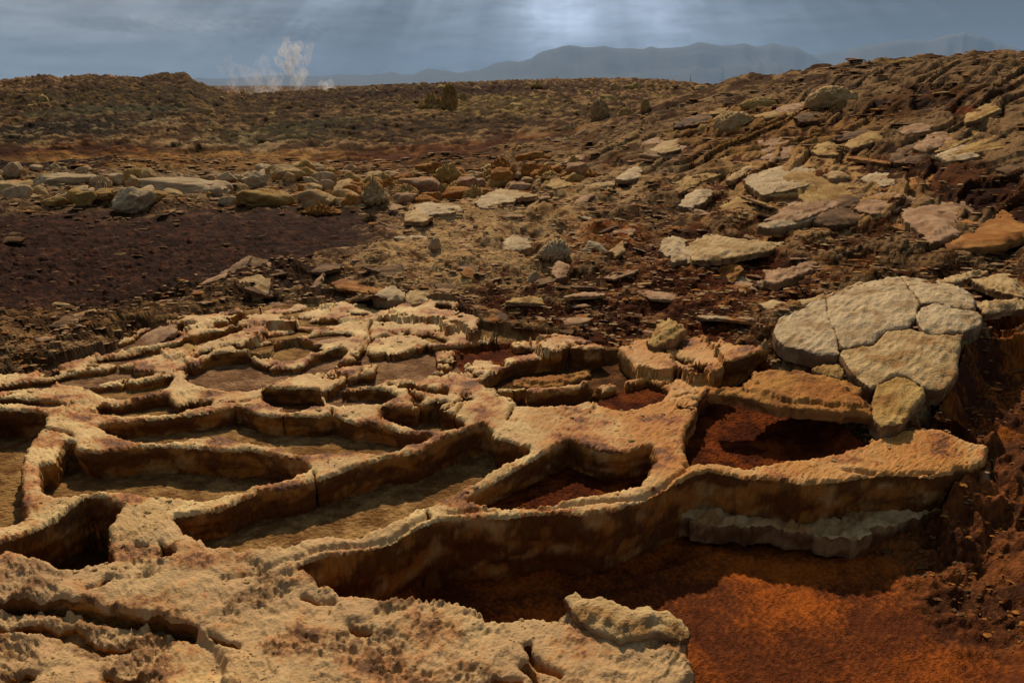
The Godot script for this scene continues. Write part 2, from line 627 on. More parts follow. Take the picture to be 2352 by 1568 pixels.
func crust_color(x: float, z: float, s: float, f1: float, f2: float, f3: float, rough: float, pit: float, d: float, crumb: float) -> Color:
	var c := Vector3(0.52, 0.375, 0.185)
	var sp := n_spot.get_noise_2d(x * 0.7, z * 0.7)
	c = c.lerp(Vector3(0.66, 0.53, 0.29), smoothstep(-0.1, 0.35, sp + 0.2 * f2))
	c = c.lerp(Vector3(0.50, 0.32, 0.20), smoothstep(0.0, 0.3, n_spot.get_noise_2d(x * 0.6 + 31.0, z * 0.6)) * 0.35)
	c = c.lerp(Vector3(0.42, 0.295, 0.175), rough * 0.75 * smoothstep(-0.4, 0.4, n_big.get_noise_2d(x * 2.0, z * 2.0 + 5.0) + 0.2))
	# ochre towards the red basins
	var och := smoothstep(0.0, 0.55, x + 0.5 * f1 + 0.15 * (2.6 - d)) * smoothstep(1.9, 2.15, d)
	c = c.lerp(Vector3(0.46, 0.225, 0.055), och * (0.6 + 0.4 * smoothstep(-0.3, 0.3, f1)))
	# rust stains with sharp edges
	var st := n_spot.get_noise_2d(x * 0.5 + 20.0, z * 0.8 + 7.0) + 0.4 * f2 + 0.3 * f3
	c = c.lerp(Vector3(0.46, 0.20, 0.04), smoothstep(-0.02, 0.2, st) * (0.75 - 0.4 * rough))
	c = c.lerp(Vector3(0.30, 0.10, 0.018), smoothstep(0.16, 0.32, st) * (0.8 - 0.4 * rough))
	c = c.lerp(Vector3(0.09, 0.035, 0.010), smoothstep(0.36, 0.5, st) * 0.85)
	# brown earthy crumbs
	c = c.lerp(Vector3(0.17, 0.09, 0.035), crumb * smoothstep(-0.1, 0.25, f2 + 0.7 * f3 + 0.1) * 0.85)
	c *= 1.0 + 0.22 * f3 + 0.16 * f2
	return Color(c.x, c.y, c.z)


func slope_row(i: int) -> void:
	# normals by differences
	var a: int = maxi(i - 1, 0)
	var b: int = mini(i + 1, ROWS - 1)
	var out := []
	for k in 2:
		var nn := PackedVector3Array()
		if k == 0 or i < CRUST_ROWS:
			if k == 1:
				b = mini(b, CRUST_ROWS - 1)
			nn.resize(COLS)
			var up: PackedFloat32Array = rows[b][k]
			var dn: PackedFloat32Array = rows[a][k]
			var me: PackedFloat32Array = rows[i][k]
			for j in COLS:
				var l: int = maxi(j - 1, 0)
				var r: int = mini(j + 1, COLS - 1)
				var dx := (me[r] - me[l]) / ((r - l) * COLD * zs[i])
				var t := COL0 + COLD * j
				var dd := (up[j] - dn[j]) / (zs[b] - zs[a])      # along the column, which leans by t
				var dz := dx * t - dd
				nn[j] = Vector3(-dx, 1.0, -dz).normalized()
		out.append(nn)
	norms[i] = out


func run(f: Callable, n: int) -> void:
	WorkerThreadPool.wait_for_group_task_completion(WorkerThreadPool.add_group_task(f, n, -1, true))


func ground() -> void:
	rows.resize(ROWS)
	norms.resize(ROWS)
	run(row, ROWS)
	print("rows ", Time.get_ticks_msec())
	run(slope_row, ROWS)
	print("slopes ", Time.get_ticks_msec())
	var names := [["crumbled_ground", "earth"], ["red_pan", "pan"], ["pool_floor", "earth"], ["mud_pan", "mud"], ["hillside", "earth"], ["far_slope", "slope"]]
	var made := []
	made.resize(6)
	var each := func(zn: int) -> void:
		made[zn] = zone_arrays(zn)
	run(each, 6)
	for k in 6:
		var o := put(names[k][0], mesh_of(made[k][0], made[k][1], made[k][2], made[k][3]), mats[names[k][1]])
		o.set_meta("kind", "structure")
	print("ground ", Time.get_ticks_msec())
	crust()
	print("crust ", Time.get_ticks_msec())


func mesh_of(v: PackedVector3Array, n: PackedVector3Array, c: PackedColorArray, ix: PackedInt32Array) -> ArrayMesh:
	var a := []
	a.resize(Mesh.ARRAY_MAX)
	a[Mesh.ARRAY_VERTEX] = v
	a[Mesh.ARRAY_NORMAL] = n
	a[Mesh.ARRAY_COLOR] = c
	a[Mesh.ARRAY_INDEX] = ix
	var m := ArrayMesh.new()
	m.add_surface_from_arrays(Mesh.PRIMITIVE_TRIANGLES, a)
	return m


func zone_arrays(zn: int) -> Array:
	var v := PackedVector3Array()
	var n := PackedVector3Array()
	var c := PackedColorArray()
	var ix := PackedInt32Array()
	var map0 := PackedInt32Array()
	var map1 := PackedInt32Array()
	map0.resize(COLS)
	map0.fill(-1)
	for i in ROWS - 1:
		map1.resize(COLS)
		map1.fill(-1)
		var z0: PackedByteArray = rows[i][3]
		var s0: PackedFloat32Array = rows[i][2]
		for j in COLS - 1:
			if z0[j] != zn or (s0[j] > 0.06 and s0[j + 1] > 0.06):
				continue
			var q := [0, 0, 0, 0]
			for k in 4:
				var ii := i + k / 2
				var jj := j + k % 2
				var id: int = map0[jj] if k < 2 else map1[jj]
				if id < 0:
					id = v.size()
					v.append(Vector3((COL0 + COLD * jj) * zs[ii], rows[ii][0][jj], -zs[ii]))
					n.append(norms[ii][0][jj])
					c.append(rows[ii][4][jj])
					if k < 2:
						map0[jj] = id
					else:
						map1[jj] = id
				q[k] = id
			ix.append_array([q[0], q[2], q[1], q[1], q[2], q[3]])
		var sw := map0
		map0 = map1
		map1 = sw
	return [v, n, c, ix]


# ---------------------------------------------------------------- sheets of crust with broken edges
# A sheet is a grid of points with a height, a colour and the distance inside its outline; where the outline cuts a cell the
# cell is clipped, and from the cut edge a wall of fibrous salt goes down to the floor.
func sheet(ni: int, nj: int, px: PackedVector2Array, sd: PackedFloat32Array, top: PackedFloat32Array, nrm: PackedVector3Array, col: PackedColorArray, bot: PackedFloat32Array, plate: PackedInt32Array, count: int, under: float, levels: int, tone: int) -> Array:
	var out := []
	for k in count:
		out.append([PackedVector3Array(), PackedVector3Array(), PackedColorArray(), PackedInt32Array(), {}, PackedVector3Array(), PackedVector3Array(), PackedColorArray(), PackedInt32Array(), {}])
	for i in ni - 1:
		for j in nj - 1:
			var id := [i * nj + j, i * nj + j + 1, (i + 1) * nj + j + 1, (i + 1) * nj + j]
			var mask := 0
			for k in 4:
				if sd[id[k]] > 0.0:
					mask += 1 << k
			if mask == 0:
				continue
			var o: Array = out[plate[id[0]]]
			var ring := []          # keys: node id, or -(edge key) - 1
			for k in 4:
				if mask & (1 << k):
					ring.append(node_at(o, id[k], px, top, nrm, col))
				var k2 := (k + 1) % 4
				if ((mask >> k) & 1) != ((mask >> k2) & 1):
					var w := cut_at(o, id[k], id[k2], ni, nj, px, sd, top, nrm, col, bot, under, levels, tone)
					ring.append(w[0])
					ring.append(-1 - w[1])
			var plainring := []
			for r in ring:
				if r >= 0:
					plainring.append(r)
			for k in range(1, plainring.size() - 1):
				o[3].append_array(PackedInt32Array([plainring[0], plainring[k + 1], plainring[k]]))
			# walls: pair each leaving cut with the next entering cut
			var cuts := []
			for k in ring.size():
				if ring[k] < 0:
					cuts.append(-1 - ring[k])
			if cuts.size() >= 2:
				var leaving := 0 if mask & 1 else 1      # with node 0 inside the first cut leaves the sheet
				for k in range(0, cuts.size(), 2):
					var a: int = cuts[(k + leaving) % cuts.size()]
					var b: int = cuts[(k + leaving + 1) % cuts.size()]
					for r in levels - 1:
						o[8].append_array(PackedInt32Array([a + r, b + r, a + r + 1, b + r, b + r + 1, a + r + 1]))
	var meshes := []
	for o in out:
		for piece in pieces_of(o, levels, 2):
			var m := mesh_of(piece[0], piece[1], piece[2], piece[3])
			if piece[6].size():
				var a := []
				a.resize(Mesh.ARRAY_MAX)
				a[Mesh.ARRAY_VERTEX] = piece[4]
				a[Mesh.ARRAY_NORMAL] = facing(piece[4], piece[6])
				a[Mesh.ARRAY_COLOR] = piece[5]
				a[Mesh.ARRAY_INDEX] = piece[6]
				m.add_surface_from_arrays(Mesh.PRIMITIVE_TRIANGLES, a)
			m.surface_set_material(0, mats.crust if tone == 10 else mats.slab)
			if m.get_surface_count() > 1:
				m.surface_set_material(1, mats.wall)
			meshes.append(m)
	return meshes


func pieces_of(o: Array, levels: int, least: int) -> Array:
	# the connected pieces of a plate, crumbs left out
	var ix: PackedInt32Array = o[3]
	var n: int = o[0].size()
	var up := PackedInt32Array()
	up.resize(n)
	for k in n:
		up[k] = k
	for k in range(0, ix.size(), 3):
		var a := ix[k]
		while up[a] != a:
			up[a] = up[up[a]]
			a = up[a]
		for e in 2:
			var b := ix[k + 1 + e]
			while up[b] != b:
				up[b] = up[up[b]]
				b = up[b]
			if a < b:
				up[b] = a
			elif b < a:
				up[a] = b
				a = b
	for k in n:
		up[k] = up[up[k]]
		while up[up[k]] != up[k]:
			up[k] = up[up[k]]
	var tris := {}
	for k in range(0, ix.size(), 3):
		tris[up[ix[k]]] = tris.get(up[ix[k]], 0) + 1
	var col_of := {}
	for key in o[9]:
		col_of[o[9][key][1]] = up[o[9][key][0]]
	var found := []
	for c in tris:
		if tris[c] < least:
			continue
		if tris.size() == 1:
			found.append([o[0], o[1], o[2], o[3], o[5], o[7], o[8]])
			continue
		var p := [PackedVector3Array(), PackedVector3Array(), PackedColorArray(), PackedInt32Array(), PackedVector3Array(), PackedColorArray(), PackedInt32Array()]
		var to := PackedInt32Array()
		to.resize(n)
		to.fill(-1)
		for k in ix.size():
			var v := ix[k]
			if up[v] != c:
				continue
			if to[v] < 0:
				to[v] = p[0].size()
				p[0].append(o[0][v])
				p[1].append(o[1][v])
				p[2].append(o[2][v])
			p[3].append(to[v])
		var wto := PackedInt32Array()
		wto.resize(o[5].size())
		wto.fill(-1)
		var wi: PackedInt32Array = o[8]
		for k in range(0, wi.size(), 3):
			if col_of[wi[k] - wi[k] % levels] != c:
				continue
			for e in 3:
				var v := wi[k + e]
				if wto[v] < 0:
					wto[v] = p[4].size()
					p[4].append(o[5][v])
					p[5].append(o[7][v])
				p[6].append(wto[v])
		found.append(p)
	return found


func node_at(o: Array, id: int, px: PackedVector2Array, top: PackedFloat32Array, nrm: PackedVector3Array, col: PackedColorArray) -> int:
	var known: Dictionary = o[4]
	if known.has(id):
		return known[id]
	var k: int = o[0].size()
	o[0].append(Vector3(px[id].x, top[id], px[id].y))
	o[1].append(nrm[id])
	o[2].append(col[id])
	known[id] = k
	return k


func slant(id: int, ni: int, nj: int, px: PackedVector2Array, sd: PackedFloat32Array) -> Vector2:
	# which way the distance inside the outline grows
	var i := id / nj
	var j := id % nj
	var a := i * nj + maxi(j - 2, 0)
	var b := i * nj + mini(j + 2, nj - 1)
	var c := maxi(i - 2, 0) * nj + j
	var d := mini(i + 2, ni - 1) * nj + j
	var e := px[b] - px[a]
	var f := px[d] - px[c]
	var p := sd[b] - sd[a]
	var q := sd[d] - sd[c]
	var det := e.x * f.y - e.y * f.x
	if absf(det) < 1e-12:
		return Vector2.ZERO
	return Vector2((p * f.y - q * e.y) / det, (q * e.x - p * f.x) / det)


func cut_at(o: Array, a: int, b: int, ni: int, nj: int, px: PackedVector2Array, sd: PackedFloat32Array, top: PackedFloat32Array, nrm: PackedVector3Array, col: PackedColorArray, bot: PackedFloat32Array, under: float, levels: int, tone: int) -> Array:
	var key := Vector2i(mini(a, b), maxi(a, b))
	var known: Dictionary = o[9]
	if known.has(key):
		return known[key]
	var t := clampf(sd[a] / (sd[a] - sd[b]), 0.02, 0.98)
	var p := px[a].lerp(px[b], t)
	var g := slant(a, ni, nj, px, sd).lerp(slant(b, ni, nj, px, sd), t)
	var outw := -g.normalized() if g.length() > 1e-6 else Vector2(0, 1)
	var inn := a if sd[a] > 0.0 else b
	var y := minf(lerpf(top[a], top[b], t), top[inn])
	var k: int = o[0].size()
	o[0].append(Vector3(p.x, y, p.y))
	o[1].append((nrm[inn] + Vector3(outw.x, 0, outw.y) * 0.8).normalized())
	o[2].append(col[inn])
	var w: int = o[5].size()
	var low := minf(bot[a], bot[b]) - 0.012
	var fall := maxf(y - low, 0.004)
	var deep := clampf(fall / 0.15, 0.1, 1.3)
	for r in levels:
		var q := float(r) / (levels - 1)
		var yy := y - fall * q
		var flute := n_grain.get_noise_3d(p.x, yy, p.y)
		var lump := n_fine.get_noise_3d(p.x * 1.2, yy * 1.2, p.y * 1.2)
		var off := 0.004 * sin(minf(q * 2.5, 1.0) * PI) + (0.004 * flute + 0.009 * lump + 0.007 * n_mid.get_noise_2d(yy * 14.0, p.x * 0.7 + p.y * 0.5)) * minf(q * 5.0, 1.0) * deep - under * deep * deep * pow(maxf(q - 0.3, 0.0) / 0.7, 1.4)
		o[5].append(Vector3(p.x + outw.x * off, yy, p.y + outw.y * off))
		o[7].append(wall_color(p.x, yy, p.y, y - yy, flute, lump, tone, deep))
	known[key] = [k, w]
	return known[key]


func wall_color(x: float, y: float, z: float, below: float, flute: float, lump: float, tone: int, deep: float) -> Color:
	# crust walls: amber salt with brown stains in patches
	var patch := n_spot.get_noise_3d(x * 0.8 + 9.0, y * 1.6, z * 0.8)
	var c := Vector3(0.46, 0.21, 0.045).lerp(Vector3(0.52, 0.33, 0.13), smoothstep(0.0, 0.3, n_spot.get_noise_3d(x * 1.3, y * 1.9, z * 1.3)))
	c = c.lerp(Vector3(0.13, 0.05, 0.012), smoothstep(-0.22, 0.12, patch + 0.35 * lump + 0.25 * flute) * 0.9)
	if tone < 10:  # loose slabs: edges coloured darker, patchy brown, standing in for their shade
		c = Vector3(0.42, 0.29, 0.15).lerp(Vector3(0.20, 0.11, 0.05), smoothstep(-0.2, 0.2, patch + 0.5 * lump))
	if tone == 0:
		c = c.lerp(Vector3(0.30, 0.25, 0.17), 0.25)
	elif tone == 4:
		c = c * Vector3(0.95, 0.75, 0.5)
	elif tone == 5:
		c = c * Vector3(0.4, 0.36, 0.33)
	c *= 1.0 + 0.3 * flute
	return Color(maxf(c.x, 0.01), maxf(c.y, 0.006), maxf(c.z, 0.003))


func facing(v: PackedVector3Array, ix: PackedInt32Array) -> PackedVector3Array:
	var n := PackedVector3Array()
	n.resize(v.size())
	for k in range(0, ix.size(), 3):
		var f := (v[ix[k + 2]] - v[ix[k]]).cross(v[ix[k + 1]] - v[ix[k]])
		n[ix[k]] += f
		n[ix[k + 1]] += f
		n[ix[k + 2]] += f
	for k in n.size():
		n[k] = n[k].normalized() if n[k].length_squared() > 1e-20 else Vector3.UP
	return n


func crust() -> void:
	var seeds := outline(SEEDS)
	var count := seeds.size()
	var px := PackedVector2Array()
	var sd := PackedFloat32Array()
	var top := PackedFloat32Array()
	var nrm := PackedVector3Array()
	var col := PackedColorArray()
	var bot := PackedFloat32Array()
	var plate := PackedInt32Array()
	for i in CRUST_ROWS:
		for j in COLS:
			px.append(Vector2((COL0 + COLD * j) * zs[i], -zs[i]))
		sd.append_array(rows[i][2])
		top.append_array(rows[i][1])
		bot.append_array(rows[i][0])
		nrm.append_array(norms[i][1])
		col.append_array(rows[i][5])
	plate.resize(px.size())
	for i in CRUST_ROWS:
		for j in COLS:
			var id := i * COLS + j
			if sd[id] < -0.03:
				continue
			# the nearest seed, looked for on a coarse raster
			if j % 4 or i % 4:
				var g := (i - i % 4) * COLS + (j - j % 4)
				if sd[g] >= -0.03:
					plate[id] = plate[g]
					continue
			var best := 1e9
			var p := px[id]
			for k in count:
				var q := p.distance_squared_to(seeds[k])
				if q < best:
					best = q
					plate[id] = k
	tidy(plate, sd, CRUST_ROWS, COLS)
	print("plates ", Time.get_ticks_msec())
	var meshes := sheet(CRUST_ROWS, COLS, px, sd, top, nrm, col, bot, plate, count, 0.018, 16, 10)
	var root := base("salt_crust", Vector3.ZERO)
	tag(root, "cream and ochre salt crust of winding raised ridges around sunken pools", "salt crust")
	for m in meshes:
		if m:
			put("crust_plate", m, null, root)


func tidy(plate: PackedInt32Array, sd: PackedFloat32Array, ni: int, nj: int) -> void:
	# a scrap cut off from the rest of its plate goes to the plate beside it, or away where it stands alone
	var live := PackedByteArray()
	live.resize(ni * nj)
	for i in ni - 1:
		for j in nj - 1:
			var a := i * nj + j
			if sd[a] > 0.0 or sd[a + 1] > 0.0 or sd[a + nj] > 0.0 or sd[a + nj + 1] > 0.0:
				live[a] = 1
	var seen := PackedByteArray()
	seen.resize(ni * nj)
	for a in ni * nj:
		if live[a] == 0 or seen[a]:
			continue
		var mine := plate[a]
		var heap := PackedInt32Array([a])
		seen[a] = 1
		var at := 0
		var other := -1
		while at < heap.size():
			var c := heap[at]
			at += 1
			for d in [1, -1, nj, -nj]:
				var b: int = c + d
				if b < 0 or b >= ni * nj or live[b] == 0:
					continue
				if plate[b] != mine:
					other = plate[b]
				elif seen[b] == 0:
					seen[b] = 1
					heap.append(b)
		if heap.size() < 70:
			for c in heap:
				if other >= 0:
					plate[c] = other
				else:
					for d in [0, 1, nj, nj + 1]:
						sd[c + d] = minf(sd[c + d], -0.001)


func slab_mesh(poly: PackedVector2Array, at: Vector3, cell: float, thick: float, lift: float, dome: float, tone: int, rough: float, level := false, ragged := 0.05) -> ArrayMesh:
	# one loose plate of crust: its outline in metres, lying on the ground
	var lo := Vector2(1e9, 1e9)
	var hi := -lo
	var mid := Vector2.ZERO
	for p in poly:
		lo = lo.min(p)
		hi = hi.max(p)
		mid += p / poly.size()
	lo -= Vector2.ONE * cell * 3.0
	var nj := int((hi.x - lo.x) / cell) + 5
	var ni := int((hi.y - lo.y) / cell) + 5
	var px := PackedVector2Array()
	var sd := PackedFloat32Array()
	var top := PackedFloat32Array()
	var bot := PackedFloat32Array()
	var col := PackedColorArray()
	var plate := PackedInt32Array()
	plate.resize(ni * nj)
	var size := maxf(hi.x - lo.x, hi.y - lo.y)
	var mid_h := shape(mid.x, mid.y)
	for i in ni:
		for j in nj:
			var p := lo + Vector2(j, ni - 1 - i) * cell
			var w := p + Vector2(at.x, at.z)
			var f1 := n_mid.get_noise_2d(w.x * 1.6, w.y * 1.6)
			var f2 := n_fine.get_noise_2d(w.x, w.y)
			var f3 := n_grain.get_noise_2d(w.x, w.y)
			var rg := n_rid.get_noise_2d(w.x * 2.2 + 5.0, w.y * 2.2)
			var s := inside(poly, p) + minf(0.03, size * ragged) * (f1 + 0.5 * f2 + 0.5 * rg) + 0.004 * f3 + (0.005 if ragged < 0.01 else 0.0)
			var g := mid_h + (0.0 if level else (0.62 if ragged > 0.01 else 0.95) * (shape(p.x, p.y) - mid_h))
			var r := minf(thick * 0.3, 0.008)
			var k := clampf(r - s, 0.0, r)
			var h := g + lift + thick * 0.5 + dome * (1.0 - exp(-maxf(s, 0.0) / (size * 0.16))) - (r - sqrt(r * r - k * k))
			# layers peeling back from the edges, and fine ribs
			if ragged > 0.01:
				h -= minf(thick * 0.35, 0.014) * (1.0 - smoothstep(0.0, 0.012, s - size * 0.06 * (0.9 + 1.5 * f1 + rg))) * (1.0 - smoothstep(size * 0.08, size * 0.14, s))
			h += rough * (0.010 * f1 + 0.005 * f2 + 0.002 * f3 + 0.006 * n_rid.get_noise_2d(w.x * 0.7 - w.y * 0.7, (w.y + w.x) * 2.6))
			px.append(p)
			sd.append(s)
			top.append(h)
			bot.append(g + lift - thick * 0.5)
			col.append(slab_color(w.x, w.y, f1, f2, f3, tone))
	var nrm := PackedVector3Array()
	nrm.resize(ni * nj)
	for i in ni:
		for j in nj:
			var l := i * nj + maxi(j - 1, 0)
			var r := i * nj + mini(j + 1, nj - 1)
			var u := mini(i + 1, ni - 1) * nj + j
			var d := maxi(i - 1, 0) * nj + j
			nrm[i * nj + j] = Vector3(-(top[r] - top[l]) / (2.0 * cell), 1.0, (top[u] - top[d]) / (2.0 * cell)).normalized()
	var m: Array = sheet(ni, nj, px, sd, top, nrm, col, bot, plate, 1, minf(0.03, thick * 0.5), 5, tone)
	return m[0]


func slab_color(x: float, z: float, f1: float, f2: float, f3: float, tone: int) -> Color:
	var a: Vector3 = TONES[tone][0]
	var b: Vector3 = TONES[tone][1]
	var st: Vector3 = TONES[tone][2]
	var c := a.lerp(b, smoothstep(-0.35, 0.35, f1 + 0.4 * f2))
	c = c.lerp(st, smoothstep(0.12, 0.42, n_spot.get_noise_2d(x * 0.8 + 3.0, z * 0.8) + 0.35 * f2) * 0.75)
	c *= 1.0 + 0.2 * f3 + 0.15 * f2
	return Color(maxf(c.x, 0.01), maxf(c.y, 0.006), maxf(c.z, 0.003))


const TONES := [
	[Vector3(0.45, 0.385, 0.27), Vector3(0.58, 0.51, 0.37), Vector3(0.30, 0.21, 0.11)],   # bleached
	[Vector3(0.42, 0.32, 0.17), Vector3(0.55, 0.45, 0.27), Vector3(0.30, 0.16, 0.05)],   # cream
	[Vector3(0.34, 0.22, 0.14), Vector3(0.45, 0.32, 0.22), Vector3(0.20, 0.11, 0.05)],   # dusky pink
	[Vector3(0.36, 0.24, 0.08), Vector3(0.48, 0.36, 0.15), Vector3(0.24, 0.12, 0.03)],   # yellow
	[Vector3(0.34, 0.15, 0.035), Vector3(0.44, 0.24, 0.07), Vector3(0.16, 0.06, 0.015)], # orange
	[Vector3(0.10, 0.055, 0.025), Vector3(0.22, 0.14, 0.07), Vector3(0.05, 0.025, 0.012)], # brown
	[Vector3(0.42, 0.32, 0.13), Vector3(0.54, 0.44, 0.2), Vector3(0.25, 0.16, 0.06)], # olive
]


# ---------------------------------------------------------------- far land
func plain_and_mountains() -> void:
	# ground beside and behind the camera
	var v := PackedVector3Array()
	var n := PackedVector3Array()
	var c := PackedColorArray()
	var ix := PackedInt32Array()
	var rings := 24
	var steps := 72
	for r in rings:
		var rad := 0.0 if r == 0 else 0.35 * pow(1.27, r)
		for s in steps + 1:
			var a := lerpf(0.0, TAU, float(s) / steps)
			var x := sin(a) * rad
			var z := -cos(a) * rad
			var ahead := -z > 0.85 and absf(x) < -z * 1.04
			var y := -0.03 + 0.06 * n_mid.get_noise_2d(x, z) if not ahead else -0.45
			if absf(x) > -z * 1.04 and -z > 0.85:
				y = shape(x, z) - 0.05 + 0.06 * n_mid.get_noise_2d(x, z)
			v.append(Vector3(x, y, z))
			c.append(Color(0.2, 0.13, 0.065))
	for r in rings - 1:
		for s in steps:
			var k := r * (steps + 1) + s
			var k2 := k + steps + 1
			ix.append_array([k, k2, k + 1, k + 1, k2, k2 + 1])
	n = facing(v, ix)
	put("surrounding_ground", mesh_of(v, n, c, ix), mats.earth).set_meta("kind", "structure")
	# the salt plain far below the rise
	var pl := PlaneMesh.new()
	pl.size = Vector2(52000, 40000)
	pl.subdivide_width = 8
	pl.subdivide_depth = 8
	var pm := StandardMaterial3D.new()
	pm.resource_name = "plain"
	pm.albedo_color = Color(0.5, 0.46, 0.42)
	pm.roughness = 0.95
	var p := put("salt_plain", pl, pm)
	p.position = Vector3(0, -60.0, -16000.0)
	p.set_meta("kind", "structure")
	var labels := ["mountain_range", "mountain_spur", "mountain_peak"]
	for k in 3:
		var o := put(labels[k], range_mesh(RANGES[k], [26000.0, 34000.0, 24000.0][k], k), mats.far)
		o.set_meta("kind", "structure")


func range_mesh(a: Array, dist: float, seed_: int) -> ArrayMesh:
	var nz := noise(50 + seed_, 0.00028, 5, FastNoiseLite.TYPE_SIMPLEX, FastNoiseLite.FRACTAL_RIDGED)
	var xs := PackedVector2Array()
	for k in a.size() / 2 - 1:
		for q in 7:
			var f := q / 7.0
			xs.append(Vector2(lerpf(a[k * 2], a[k * 2 + 2], f), lerpf(a[k * 2 + 1], a[k * 2 + 3], f)))
	var v := PackedVector3Array()
	var c := PackedColorArray()
	var ix := PackedInt32Array()
	var deep := 15
	for x in xs:
		var r := look(x.x, x.y)
		var top := EYE + r * (dist / -r.z)
		top.y += 90.0 * nz.get_noise_2d(top.x, 500.0) - 45.0
		for q in deep:
			var f := float(q) / (deep - 1) * 1.4      # 0 foot in front, 1 crest, beyond it the back
			var z := -dist + (1.0 - f) * dist * 0.22
			var px := top.x * (-z / dist)
			var up := f if f <= 1.0 else 1.0 - (f - 1.0) * 1.6
			var y := -60.0 + (top.y + 60.0) * pow(maxf(up, 0.0), 1.3)
			y += (1.0 - absf(up * 2.0 - 1.0)) * 0.25 * (top.y + 60.0) * nz.get_noise_2d(px, z)
			v.append(Vector3(px, y, z))
			c.append(Color(0.14, 0.14, 0.14))
	for k in xs.size() - 1:
		for q in deep - 1:
			var i0 := k * deep + q
			ix.append_array([i0, i0 + 1, i0 + deep, i0 + deep, i0 + 1, i0 + deep + 1])
	return mesh_of(v, facing(v, ix), c, ix)


# ---------------------------------------------------------------- loose things
func ground_y(x: float, z: float) -> float:
	var d := -z
	var i := clampi(int(log(d / ROW0) / ROWK), 0, NEAR_ROWS - 1)
	var j := clampi(int((x / d - COL0) / COLD), 0, COLS - 1)
	return rows[i][0][j]


func crust_d(x: float, z: float) -> float:
	var d := -z
	var i := clampi(int(log(d / ROW0) / ROWK), 0, NEAR_ROWS - 1)
	var j := clampi(int((x / d - COL0) / COLD), 0, COLS - 1)
	return rows[i][2][j]


func zone_at(x: float, z: float) -> int:
	var d := -z
	var i := clampi(int(log(d / ROW0) / ROWK), 0, NEAR_ROWS - 1)
	var j := clampi(int((x / d - COL0) / COLD), 0, COLS - 1)
	return rows[i][3][j]


